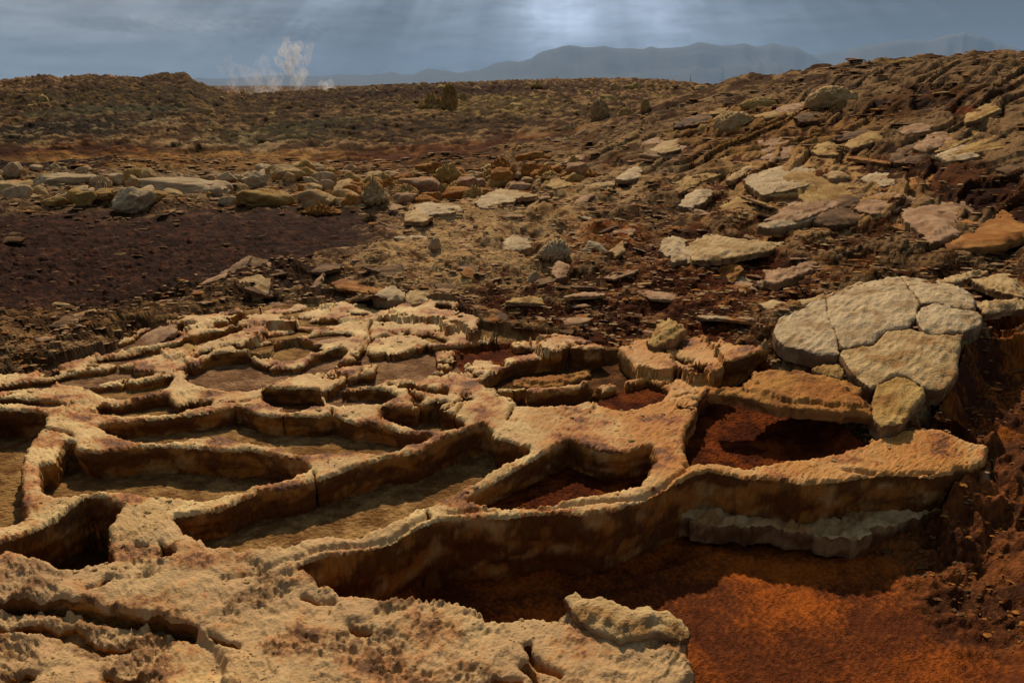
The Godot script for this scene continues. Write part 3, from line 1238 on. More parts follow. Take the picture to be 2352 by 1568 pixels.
func rock_mesh(kind: int, tone: int, seed_: int, n := 12) -> ArrayMesh:
	# a lump of salt rock 1 m wide and 1 m high, its foot at the origin
	var nz := noise(seed_, 1.3, 3)
	var nr := noise(seed_ + 1, 1.9, 4, FastNoiseLite.TYPE_SIMPLEX, FastNoiseLite.FRACTAL_RIDGED)
	var nf := noise(seed_ + 2, 6.0, 3)
	var v := PackedVector3Array()
	var c := PackedColorArray()
	var ix := PackedInt32Array()
	var axes := [[Vector3.RIGHT, Vector3.UP, Vector3.BACK], [Vector3.LEFT, Vector3.UP, Vector3.FORWARD], [Vector3.UP, Vector3.BACK, Vector3.RIGHT], [Vector3.DOWN, Vector3.FORWARD, Vector3.RIGHT], [Vector3.BACK, Vector3.UP, Vector3.LEFT], [Vector3.FORWARD, Vector3.UP, Vector3.RIGHT]]
	var known := {}
	var r := RandomNumberGenerator.new()
	r.seed = seed_
	var planes := []
	for k in 22:
		planes.append([Vector3(r.randfn(), r.randfn() * 0.8 + 0.25, r.randfn()).normalized(), r.randf_range(0.5, 0.95)])
	for f in axes:
		var nx: Vector3 = f[0]
		var ny: Vector3 = f[1]
		var nw: Vector3 = nx.cross(ny)
		var grid := PackedInt32Array()
		for a in n + 1:
			for b in n + 1:
				var p := (nx + ny * (2.0 * a / n - 1.0) + nw * (2.0 * b / n - 1.0)).normalized()
				var key := Vector3i((p * 4000.0).round())
				if not known.has(key):
					known[key] = v.size()
					var w := p
					var hgt := clampf(p.y * 0.5 + 0.5, 0.0, 1.0)
					match kind:
						0:
							w *= cleft(p, planes) + 0.10 * nz.get_noise_3dv(p) + 0.03 * nf.get_noise_3dv(p)
						1:
							var peak := 0.55 + 0.75 * maxf(nr.get_noise_2d(p.x * 1.5, p.z * 1.5), 0.0)
							w = Vector3(p.x * (1.15 - 0.62 * hgt), p.y * peak * (1.0 + 0.3 * hgt), p.z * (1.15 - 0.62 * hgt))
							w *= 0.75 * cleft(p, planes) + 0.35 + 0.24 * nr.get_noise_3dv(p * 1.6) + 0.07 * nf.get_noise_3dv(p)
						2:
							var side := 0.62 + 0.28 * nr.get_noise_3d(p.x * 2.0, p.y * 0.4, p.z * 2.0) + 0.45 * pow(1.0 - hgt, 3.0)
							w = Vector3(p.x * side * 1.3, p.y, p.z * side * 1.3)
							w.y += 0.22 * nr.get_noise_2d(p.x * 2.0, p.z * 2.0) * hgt
							w *= 1.0 + 0.10 * nf.get_noise_3dv(p)
						3:
							w = Vector3(p.x, maxf(p.y, -0.3) * 0.95, p.z)
							w *= 0.5 * cleft(p, planes) + 0.5 + 0.08 * nz.get_noise_3dv(p) + 0.05 * nr.get_noise_3dv(p * 1.2)
							if p.y > 0.55:
								w.y -= 0.10 * smoothstep(0.1, 0.4, nr.get_noise_3dv(p * 2.0))
						5:
							w *= 0.8 + 0.55 * nz.get_noise_3dv(p) + 0.12 * nr.get_noise_3dv(p)
						4:
							w = Vector3(p.x * (0.95 - 0.45 * hgt) + 0.25 * hgt, p.y * (1.0 + 0.4 * nr.get_noise_2d(p.x * 2.0, 4.0)), p.z * 0.22)
							w *= 1.0 + 0.14 * nr.get_noise_3dv(p * 1.5) + 0.06 * nf.get_noise_3dv(p)
					v.append(w)
					var col := slab_color(p.x * 2.0 + seed_, p.z * 2.0 + p.y * 3.0, nz.get_noise_3dv(p * 1.4), nf.get_noise_3dv(p * 0.7), nf.get_noise_3dv(p * 2.0), tone)
					c.append(col)
				grid.append(known[key])
		for a in n:
			for b in n:
				var k := a * (n + 1) + b
				ix.append_array([grid[k], grid[k + 1], grid[k + n + 1], grid[k + 1], grid[k + n + 2], grid[k + n + 1]])
	# to a 1 m box with a flat foot a little under the ground
	var lo := v[0]
	var hi := v[0]
	for p in v:
		lo = lo.min(p)
		hi = hi.max(p)
	for k in v.size():
		var p := v[k]
		v[k] = Vector3((p.x - lo.x) / (hi.x - lo.x) - 0.5, (p.y - lo.y) / (hi.y - lo.y) * 1.35 - 0.35, ((p.z - lo.z) / (hi.z - lo.z) - 0.5))
	var nn := facing(v, ix)
	var flip := 0.0
	for k in v.size():
		flip += nn[k].dot(Vector3(v[k].x, v[k].y - 0.3, v[k].z))
	if flip < 0.0:
		for k in range(0, ix.size(), 3):
			var s := ix[k + 1]
			ix[k + 1] = ix[k + 2]
			ix[k + 2] = s
		nn = facing(v, ix)
	return mesh_of(v, nn, c, ix)


func cleft(p: Vector3, planes: Array) -> float:
	# how far a rock broken along these planes reaches towards p
	var far := 1.1
	for q in planes:
		var c: float = p.dot(q[0])
		if c > 0.15:
			far = minf(far, q[1] / c)
	return far


func chip_mesh(seed_: int, tone: int) -> ArrayMesh:
	# a crumb of crust, about 1 m wide before scaling
	var r := RandomNumberGenerator.new()
	r.seed = seed_
	var v := PackedVector3Array([Vector3(0, 0.2, 0), Vector3(0, -0.15, 0)])
	var sides := 9
	for k in sides:
		var a := TAU * (k + r.randf_range(-0.3, 0.3)) / sides
		var q := r.randf_range(0.26, 0.55)
		var d := Vector3(cos(a) * q, 0, sin(a) * q * 0.8)
		v.append(d * 0.8 + Vector3(0, r.randf_range(0.06, 0.24), 0))
		v.append(d * 1.08 + Vector3(0, r.randf_range(-0.1, 0.08), 0))
	var ix := PackedInt32Array()
	for k in sides:
		var a := 2 + k * 2
		var b := 2 + (k + 1) % sides * 2
		ix.append_array([0, a, b, a, a + 1, b, b, a + 1, b + 1, 1, b + 1, a + 1])
	var c := PackedColorArray()
	for p in v:
		c.append(slab_color(p.x * 3.0 + seed_, p.z * 3.0, r.randf_range(-0.4, 0.4), r.randf_range(-0.4, 0.4), r.randf_range(-0.5, 0.5), tone))
	var nn := facing(v, ix)
	if nn[0].y < 0.0:
		for k in range(0, ix.size(), 3):
			var s := ix[k + 1]
			ix[k + 1] = ix[k + 2]
			ix[k + 2] = s
		nn = facing(v, ix)
	return mesh_of(v, nn, c, ix)


const TONE_WORDS := ["bleached", "cream", "dusky pink", "yellow", "orange", "dark brown", "olive"]


func objects() -> void:
	rng.seed = 77
	# the big cracked slab at the foot of the hill
	var sl := base("cracked_slab", Vector3.ZERO)
	tag(sl, "big cracked cream white salt slab doming over the dark red basin", "salt slab")
	var work := []
	for k in SLAB.size():
		work.append([SLAB[k], 0.0085, 0.06, 0.025, 0.006, [0, 0, 0, 0, 1, 3, 1][k], 0.95, 0.006])
	for p in PLATES:
		work.append([p[5], 0.008, p[2] * 0.001, p[3] * 0.001, 0.006, p[4], 1.5 if p[0] == "salt_ledge" else 0.7, 0.04])
	for p in HILL_SLABS:
		work.append([p[4], 0.0, p[2] * 0.0008, p[3] * 0.0005, 0.008, p[1], 1.0, 0.05])
	var meshes := []
	meshes.resize(work.size())
	var each := func(k: int) -> void:
		var w: Array = work[k]
		var poly := outline(w[0], minf(w[3], 0.0))
		var cell: float = w[1]
		if cell == 0.0:
			cell = clampf(-poly[0].y * 0.0032, 0.01, 0.06)
		meshes[k] = slab_mesh(poly, Vector3.ZERO, cell, w[2], w[3], w[4], w[5], w[6], false, w[7])
	for k in work.size():      # meshes are made one at a time, on the main thread
		each.call(k)
	for k in work.size():
		if meshes[k] == null:
			continue
		if k < SLAB.size():
			put("slab_piece", meshes[k], null, sl)
		elif k < SLAB.size() + PLATES.size():
			var p: Array = PLATES[k - SLAB.size()]
			tag(put(p[0], meshes[k], null), p[1], p[0].replace("_", " "))
		else:
			var p: Array = HILL_SLABS[k - SLAB.size() - PLATES.size()]
			tag(put("hill_slab", meshes[k], null), p[0], "salt slab", "slabs of crust on the hill flank")
	print("slabs ", Time.get_ticks_msec())
	# boulders, mounds, pillars
	var rk := []
	rk.resize(ROCKS.size())
	var one := func(k: int) -> void:
		rk[k] = rock_mesh(ROCKS[k][2], ROCKS[k][3], 100 + k * 3, 18)
	for k in ROCKS.size():
		one.call(k)
	for k in ROCKS.size():
		var r: Array = ROCKS[k]
		var at := spot(r[4], r[5])
		var per := 0.000594 * at.distance_to(EYE)
		var o := put(r[0], rk[k], mats.rock)
		o.position = Vector3(at.x, ground_y(at.x, at.z) - 0.02 * r[7] * per, at.z)
		var deep: float = minf(r[6], r[7] * 1.6) * per
		o.scale = Vector3(r[6] * per * 1.1, r[7] * per * (0.7 if r[2] == 3 else 0.8 if r[2] == 0 else 1.0), deep)
		o.rotation.y = rng.randf_range(-0.3, 0.3)
		tag(o, r[1], r[0].replace("_", " "), "rocks round the mud pan" if r[5] > 370 and r[5] < 500 else "")
	# knobbly salt lumps between the mud pan and the rusty flat
	var lumps := []
	for k in 9:
		lumps.append(rock_mesh([1, 0, 0, 0, 1, 0, 0, 0, 0][k], [4, 1, 4, 3, 3, 1, 4, 2, 4][k], 400 + k * 3, 11))
	for k in 150:
		var px := rng.randf_range(690.0, 1330.0)
		var py := lerpf(385.0, 468.0, pow(rng.randf(), 0.8)) - maxf(px - 1000.0, 0.0) * 0.12
		var at := spot(px, py)
		var s := rng.randf_range(0.10, 0.30) * (1.5 if rng.randf() < 0.15 else 1.0)
		var o := put("salt_lump", lumps[k % 9], mats.rock)
		o.position = Vector3(at.x, ground_y(at.x, at.z) - 0.02, at.z)
		o.rotation.y = rng.randf() * TAU
		o.scale = Vector3(s * 1.3, s * rng.randf_range(0.35, 0.8), s)
		tag(o, "knobbly %s salt lump on the rusty flat beyond the mud pan" % TONE_WORDS[[4, 1, 4, 3, 3, 1, 4, 2, 4][k % 9]], "salt lump", "salt lumps on the rusty flat")
	# smaller stones along the pale bank
	var stones := []
	for k in 6:
		stones.append(rock_mesh(0, [0, 1, 3, 0, 1, 0][k], 500 + k * 3, 9))
	for k in 90:
		var at := spot(rng.randf_range(-40.0, 760.0), rng.randf_range(388.0, 462.0))
		var s := rng.randf_range(0.07, 0.28)
		var o := put("pale_stone", stones[k % 6], mats.rock)
		o.position = Vector3(at.x, ground_y(at.x, at.z) - 0.02, at.z)
		o.rotation.y = rng.randf() * TAU
		o.scale = Vector3(s * 1.2, s * rng.randf_range(0.5, 0.9), s)
		tag(o, "small %s stone in the boulder bank behind the mud pan" % TONE_WORDS[[0, 1, 3, 0, 1, 0][k % 6]], "stone", "small stones of the boulder bank")
	# knobs on the far slope and along its crest
	var knobs := []
	for k in 6:
		knobs.append(rock_mesh([1, 3, 1, 0, 1, 2][k], [3, 6, 5, 3, 1, 6][k], 600 + k * 3, 8))
	for k in 70:
		var px := rng.randf_range(60.0, 1660.0)
		var py := rng.randf_range(212.0, 330.0)
		var at := spot(px, py)
		if k < 30:
			at = spot(rng.randf_range(800.0, 1620.0), 206.0)
		var s := rng.randf_range(0.006, 0.016) * -at.z
		var o := put("slope_knob", knobs[k % 6], mats.rock)
		o.position = Vector3(at.x, ground_y(at.x, at.z) - 0.05, at.z)
		o.rotation.y = rng.randf() * TAU
		o.scale = Vector3(s * 1.3, s * rng.randf_range(0.4, 0.9), s)
		tag(o, ("%s salt knob standing along the skyline of the far slope" if k < 30 else "%s salt knob on the far slope below the skyline") % TONE_WORDS[[3, 6, 5, 3, 1, 6][k % 6]], "salt knob", "salt knobs on the far slope")
	# flakes of crust lying about
	var flakes := []
	var beds := []
	var frng := RandomNumberGenerator.new()
	frng.seed = 9
	for k in 30:
		var long := k >= 16
		var poly := PackedVector2Array()
		var sides := frng.randi_range(5, 8)
		for q in sides:
			var a := TAU * (q + frng.randf_range(-0.32, 0.32)) / sides
			var rad := frng.randf_range(0.075, 0.15) * (2.0 if long else 1.0)
			poly.append(Vector2(cos(a) * rad * (2.1 if long else 1.5), sin(a) * rad))
		var tones := [0, 5, 2, 1, 2, 5, 2, 5, 3, 5, 2, 0, 1, 4, 2, 5] if not long else [3, 2, 5, 4, 2, 5, 5, 3, 2, 5, 4, 3, 2, 5]
		var m := slab_mesh(poly, Vector3(k * 3.1, 0, k * 1.7), 0.011 if not long else 0.02, 0.018 if not long else 0.045, 0.0, 0.003, tones[k - (16 if long else 0)], 0.8, true)
		if long:
			beds.append(m)
		else:
			flakes.append(m)
	var made := 0
	var tries := 0
	while made < 110 and tries < 4000:
		tries += 1
		var at := spot(rng.randf_range(150.0, 1800.0), rng.randf_range(478.0, 790.0))
		if crust_d(at.x, at.z) > -0.05 or zone_at(at.x, at.z) == 3 or zone_at(at.x, at.z) == 1 or at.z < -14.0:
			continue
		var o := put("crust_flake", flakes[made % 16], null)
		var s := rng.randf_range(0.35, 1.15)
		o.position = Vector3(at.x, ground_y(at.x, at.z) - 0.004, at.z)
		o.rotation = Vector3(rng.randfn() * 0.25, rng.randf() * TAU, rng.randfn() * 0.25)
		o.scale = Vector3(s, s * 0.8, s)
		tag(o, "loose %s salt flake in the crumbled brown flat" % TONE_WORDS[[0, 5, 2, 1, 2, 5, 2, 5, 3, 5, 2, 0, 1, 4, 2, 5][made % 16]], "flake", "flakes in the brown flat")
		made += 1
	var bedded := 0
	tries = 0
	while bedded < 44 and tries < 4000:
		tries += 1
		var at := spot(rng.randf_range(1080.0, 2380.0), rng.randf_range(230.0, 640.0))
		if zone_at(at.x, at.z) != 4 or at.z < -15.0 or (at.x > 0.62 * -at.z and rng.randf() < 0.75):
			continue
		if at.z < -6.0 and rng.randf() < 0.25:
			continue
		var o := put("bedded_slab", beds[bedded % 14], null)
		var s := rng.randf_range(0.5, 1.5)
		var e := 0.15
		var nx := (shape(at.x + e, at.z) - shape(at.x - e, at.z)) / (2.0 * e)
		var nz := (shape(at.x, at.z + e) - shape(at.x, at.z - e)) / (2.0 * e)
		var up := Vector3(-nx * 0.6, 1.0, -nz * 0.6).normalized()
		var along := Vector3(0.69, 0, -0.72).rotated(Vector3.UP, rng.randfn() * 0.28)
		var side := along.cross(up).normalized()
		along = up.cross(side).normalized()
		o.basis = Basis(along, up, side).rotated(along, rng.randf_range(-0.12, 0.22)).scaled_local(Vector3(s, s, s * rng.randf_range(0.7, 1.1)))
		o.position = Vector3(at.x, ground_y(at.x, at.z) - 0.022, at.z)
		tag(o, "%s slab of salt crust bedded slantwise in the hillside" % TONE_WORDS[[3, 2, 5, 4, 2, 5, 5, 3, 2, 5, 4, 3, 2, 5][bedded % 14]], "salt slab", "slabs bedded in the hillside")
		bedded += 1
	print("flakes ", made, " ", Time.get_ticks_msec())
	rubble()
	grit()
	ruins()


func rubble() -> void:
	# crumbs past counting
	var kinds := [[1, "pale_rubble", 5200], [5, "brown_rubble", 6000], [4, "rusty_rubble", 2600], [2, "dusky_rubble", 4200]]
	for q in kinds.size():
		var spots: Array[Transform3D] = []
		while spots.size() < kinds[q][2]:
			var d := 1.4 * pow(9.3, rng.randf())
			var x := rng.randf_range(-0.85, 0.95) * d
			var z := -d
			var zn := zone_at(x, z)
			if crust_d(x, z) > -0.02 or (zn == 1 and (x + 0.25 * (d - 1.9) < 1.2 or q == 0 or q == 3)) or zn == 2 or (zn == 3 and (q != 1 or rng.randf() < 0.6)) or (zn == 4 and rng.randf() < 0.6):
				continue
			if n_spot.get_noise_2d(x * 0.5 + q * 40.0, z * 0.5) < -0.05:
				continue
			var pale_flat := pow((x + 0.8) / 1.5, 2.0) + pow((z + 6.2) / 2.2, 2.0) < 1.0
			if pale_flat and (q == 1 or q == 2) and rng.randf() < 0.85:
				continue
			var s := d * 0.0055 * exp(rng.randfn() * 0.45)
			var b := Basis.from_euler(Vector3(rng.randfn() * 0.35, rng.randf() * TAU, rng.randfn() * 0.35)).scaled(Vector3(s * 1.6, s * rng.randf_range(0.2, 0.5), s * 1.1))
			spots.append(Transform3D(b, Vector3(x, ground_y(x, z) + s * 0.12, z)))
		var mm := MultiMesh.new()
		mm.transform_format = MultiMesh.TRANSFORM_3D
		mm.mesh = chip_mesh(30 + q, kinds[q][0])
		mm.instance_count = spots.size()
		for k in spots.size():
			mm.set_instance_transform(k, spots[k])
		var o := MultiMeshInstance3D.new()
		o.name = kinds[q][1]
		o.multimesh = mm
		o.material_override = mats.rock
		add_child(o)
		o.set_meta("kind", "stuff")
		tag(o, ["crumbs of pale crust strewn over flat and hill", "crumbs of dark brown crust strewn over flat and hill", "rust coloured crumbs strewn over flat and hill", "dusky pink crumbs strewn over flat and hill"][q], "rubble")


func grit() -> void:
	# loose grit and splinters of crust lying on the crust itself
	var spots: Array[Transform3D] = []
	var tries := 0
	while spots.size() < 2600 and tries < 200000:
		tries += 1
		var d := 1.15 * pow(3.3, rng.randf())
		var x := rng.randf_range(-0.85, 0.85) * d
		var z := -d
		if crust_d(x, z) < 0.012 or n_spot.get_noise_2d(x * 0.9 + 70.0, z * 0.9) + 0.25 * rng.randfn() < 0.12:
			continue
		var i := clampi(int(log(d / ROW0) / ROWK), 0, CRUST_ROWS - 1)
		var j := clampi(int((x / d - COL0) / COLD), 0, COLS - 1)
		var s := d * 0.0024 * exp(rng.randfn() * 0.55)
		var b := Basis.from_euler(Vector3(rng.randfn() * 0.4, rng.randf() * TAU, rng.randfn() * 0.4)).scaled(Vector3(s * 1.4, s * 0.5, s))
		spots.append(Transform3D(b, Vector3(x, rows[i][1][j] + s * 0.03, z)))
	var mm := MultiMesh.new()
	mm.transform_format = MultiMesh.TRANSFORM_3D
	mm.mesh = chip_mesh(61, 1)
	mm.instance_count = spots.size()
	for k in spots.size():
		mm.set_instance_transform(k, spots[k])
	var o := MultiMeshInstance3D.new()
	o.name = "crust_grit"
	o.multimesh = mm
	o.material_override = mats.rock
	add_child(o)
	o.set_meta("kind", "stuff")
	tag(o, "loose grit and splinters lying on the cream salt crust", "grit")


func box_to(st: SurfaceTool, at: Vector3, size: Vector3) -> void:
	var m := BoxMesh.new()
	m.size = size
	st.append_from(m, 0, Transform3D(Basis(), at))


func ruins() -> void:
	# the abandoned camp on the rise beyond the valley, some 450 m off
	var m := StandardMaterial3D.new()
	m.resource_name = "ruin"
	m.albedo_color = Color(0.24, 0.2, 0.17)
	m.roughness = 0.95
	# px, width px, height px, label
	var list := [[1614.0, 10.0, 3.0, "lowest broken wall of the ruined camp on the horizon"], [1632.0, 14.0, 4.0, "low ruined hut next to the mast on the horizon"], [1647.0, 6.0, 6.0, "small square ruined hut on the horizon"], [1665.0, 14.0, 7.0, "blocky ruined hut with a gap in its wall on the horizon"], [1689.0, 34.0, 8.0, "longest ruined shed with a bare roof frame on the horizon"], [1723.0, 11.0, 7.0, "ruined hut between the long shed and the hill"], [1744.0, 18.0, 5.0, "ruined hut beside the leaning pole near the hill"], [1708.0, 8.0, 5.0, "narrow roofless hut touching the long shed"]]
	for k in list.size():
		var q: Array = list[k]
		var r := look(q[0], 199.0)
		var at := EYE + r * (450.0 / -r.z)
		at.y = 0.2
		var per := 0.000594 * 460.0
		var w: float = q[1] * per
		var h: float = q[2] * per + 0.9
		var root := base("ruined_hut", at)
		tag(root, q[3], "ruin", "ruined camp on the horizon")
		var st := SurfaceTool.new()
		box_to(st, Vector3(0, h * 0.5, -3), Vector3(w, h, 0.4))
		put("back_wall", st.commit(), m, root)
		st = SurfaceTool.new()
		box_to(st, Vector3(-w * 0.32, h * 0.45, 0), Vector3(w * 0.36, h * 0.9, 0.4))
		put("front_wall", st.commit(), m, root)
		st = SurfaceTool.new()
		box_to(st, Vector3(w * 0.36, h * 0.38, 0), Vector3(w * 0.28, h * 0.76, 0.4))
		put("front_wall", st.commit(), m, root)
		st = SurfaceTool.new()
		box_to(st, Vector3(-w * 0.5, h * 0.4, -1.5), Vector3(0.4, h * 0.8, 2.6))
		put("side_wall", st.commit(), m, root)
		if k == 4:
			st = SurfaceTool.new()
			for p in 6:
				box_to(st, Vector3(lerpf(-w * 0.48, w * 0.95, p / 5.0), h * 0.5, 0.6), Vector3(0.25, h, 0.25))
			box_to(st, Vector3(w * 0.2, h + 0.1, 0.6), Vector3(w * 1.5, 0.2, 0.3))
			put("roof_frame", st.commit(), m, root)
	var rm := look(1585.0, 199.0)
	var am := EYE + rm * (450.0 / -rm.z)
	am.y = 0.2
	var mast := base("mast", am)
	tag(mast, "thin braced mast standing on the horizon apart from the ruins", "mast")
	for k in 3:
		var leg := CylinderMesh.new()
		leg.height = 5.4
		leg.top_radius = 0.07
		leg.bottom_radius = 0.11
		leg.radial_segments = 8
		var o := put("leg", leg, m, mast)
		o.position = Vector3([-0.55, 0.55, 0.0][k], 2.6, [0.3, 0.3, -0.4][k])
		o.rotation.z = [-0.19, 0.19, 0.0][k]
	var tip := CylinderMesh.new()
	tip.height = 3.0
	tip.top_radius = 0.04
	tip.bottom_radius = 0.08
	put("pole", tip, m, mast).position.y = 6.0
	# the rise that carries the camp
	var nz := noise(80, 0.02, 4)
	var v := PackedVector3Array()
	var c := PackedColorArray()
	var ix := PackedInt32Array()
	for i in 24:
		for j in 60:
			var x := 60.0 + j * 4.2
			var z := -330.0 - i * 10.0
			var e := smoothstep(0.0, 0.2, i / 23.0) * smoothstep(0.0, 0.1, j / 59.0) * smoothstep(1.0, 0.9, j / 59.0)
			v.append(Vector3(x, lerpf(-60.0, 0.35, e) + 0.5 * nz.get_noise_2d(x, z), z))
			var w := 0.5 + 0.5 * nz.get_noise_2d(x * 3.0, z)
			c.append(Color(0.24 * w + 0.08, 0.2 * w + 0.06, 0.16 * w + 0.04))
	for i in 23:
		for j in 59:
			var k := i * 60 + j
			ix.append_array([k, k + 60, k + 1, k + 1, k + 60, k + 61])
	put("camp_rise", mesh_of(v, facing(v, ix), c, ix), mats.far).set_meta("kind", "structure")


# ---------------------------------------------------------------- steam
func steam() -> void:
	var plumes := [[688.0, 216.0, 122.0, 46.0, 0.11, "tall white steam plume rising behind the valley rim", 16, 0.11, 40], [575.0, 226.0, 160.0, 90.0, 0.03, "faint spreading steam drifting beside the tall plume", 10, 0.04, 26], [620.0, 226.0, 185.0, 60.0, 0.06, "low wisps of steam at the foot of the tall plume", 8, 0.05, 26], [760.0, 213.0, 207.0, 14.0, 0.10, "tiny puff of steam on the rim past the tall plume", 4, 0.08, 10]]
	rng.seed = 31
	var puffs := []
	for k in 5:
		puffs.append(rock_mesh(5, 0, 900 + k * 7, 14))
	for q in plumes:
		var r0 := look(q[0], q[1])
		var at := EYE + r0 * (130.0 / -r0.z)
		var per := 0.000594 * 135.0
		var root := base("steam_plume", at)
		tag(root, q[5], "steam", "steam from the vents beyond the rim")
		root.set_meta("kind", "stuff")
		var tall: float = (q[1] - q[2]) * per
		for k in q[6]:
			var f := float(k) / maxf(q[6] - 1.0, 1.0)
			var wide: float = q[3] * per * (0.35 + 0.65 * sin(minf(f * 1.25 + 0.12, 1.0) * PI * 0.55)) * rng.randf_range(0.55, 1.0)
			var o := FogVolume.new()
			o.name = "puff"
			o.shape = RenderingServer.FOG_VOLUME_SHAPE_ELLIPSOID
			o.size = Vector3(wide, tall * rng.randf_range(0.22, 0.4), wide)
			o.position = Vector3(rng.randf_range(-0.35, 0.35) * wide - f * 0.9, f * tall * 0.9, rng.randf_range(-0.4, 0.4) * wide)
			o.rotation.z = rng.randf_range(-0.3, 0.45)
			var m := FogMaterial.new()
			m.density = q[4] * rng.randf_range(0.5, 1.2) * (1.0 - 0.45 * f) * 0.3
			m.albedo = Color(0.96, 0.97, 1.0)
			o.material = m
			root.add_child(o, true)
		# the denser billows in the middle of it, white water droplets lit through
		var wm := StandardMaterial3D.new()
		wm.resource_name = "steam"
		wm.albedo_color = Color(0.97, 0.98, 1.0, q[7])
		wm.transparency = BaseMaterial3D.TRANSPARENCY_ALPHA
		wm.roughness = 1.0
		wm.metallic_specular = 0.0
		wm.backlight_enabled = true
		wm.backlight = Color(0.9, 0.9, 0.9)
		for k in q[8]:
			var f := pow(rng.randf(), 0.8)
			var spread: float = q[3] * per * (0.08 + 0.5 * sin(minf(f * 1.1 + 0.05, 1.0) * PI * 0.6))
			var w := per * rng.randf_range(8.0, 20.0) * (0.5 + 0.8 * f)
			var o := put("billow", puffs[k % 5], wm, root)
			o.scale = Vector3(w, w * rng.randf_range(1.0, 1.9), w)
			o.position = Vector3(-f * 0.8 + rng.randfn() * spread * 0.5, f * tall * 0.95 - 0.3, rng.randfn() * spread * 0.6)
			o.rotation = Vector3(rng.randf(), rng.randf() * TAU, rng.randf_range(-0.3, 0.5))


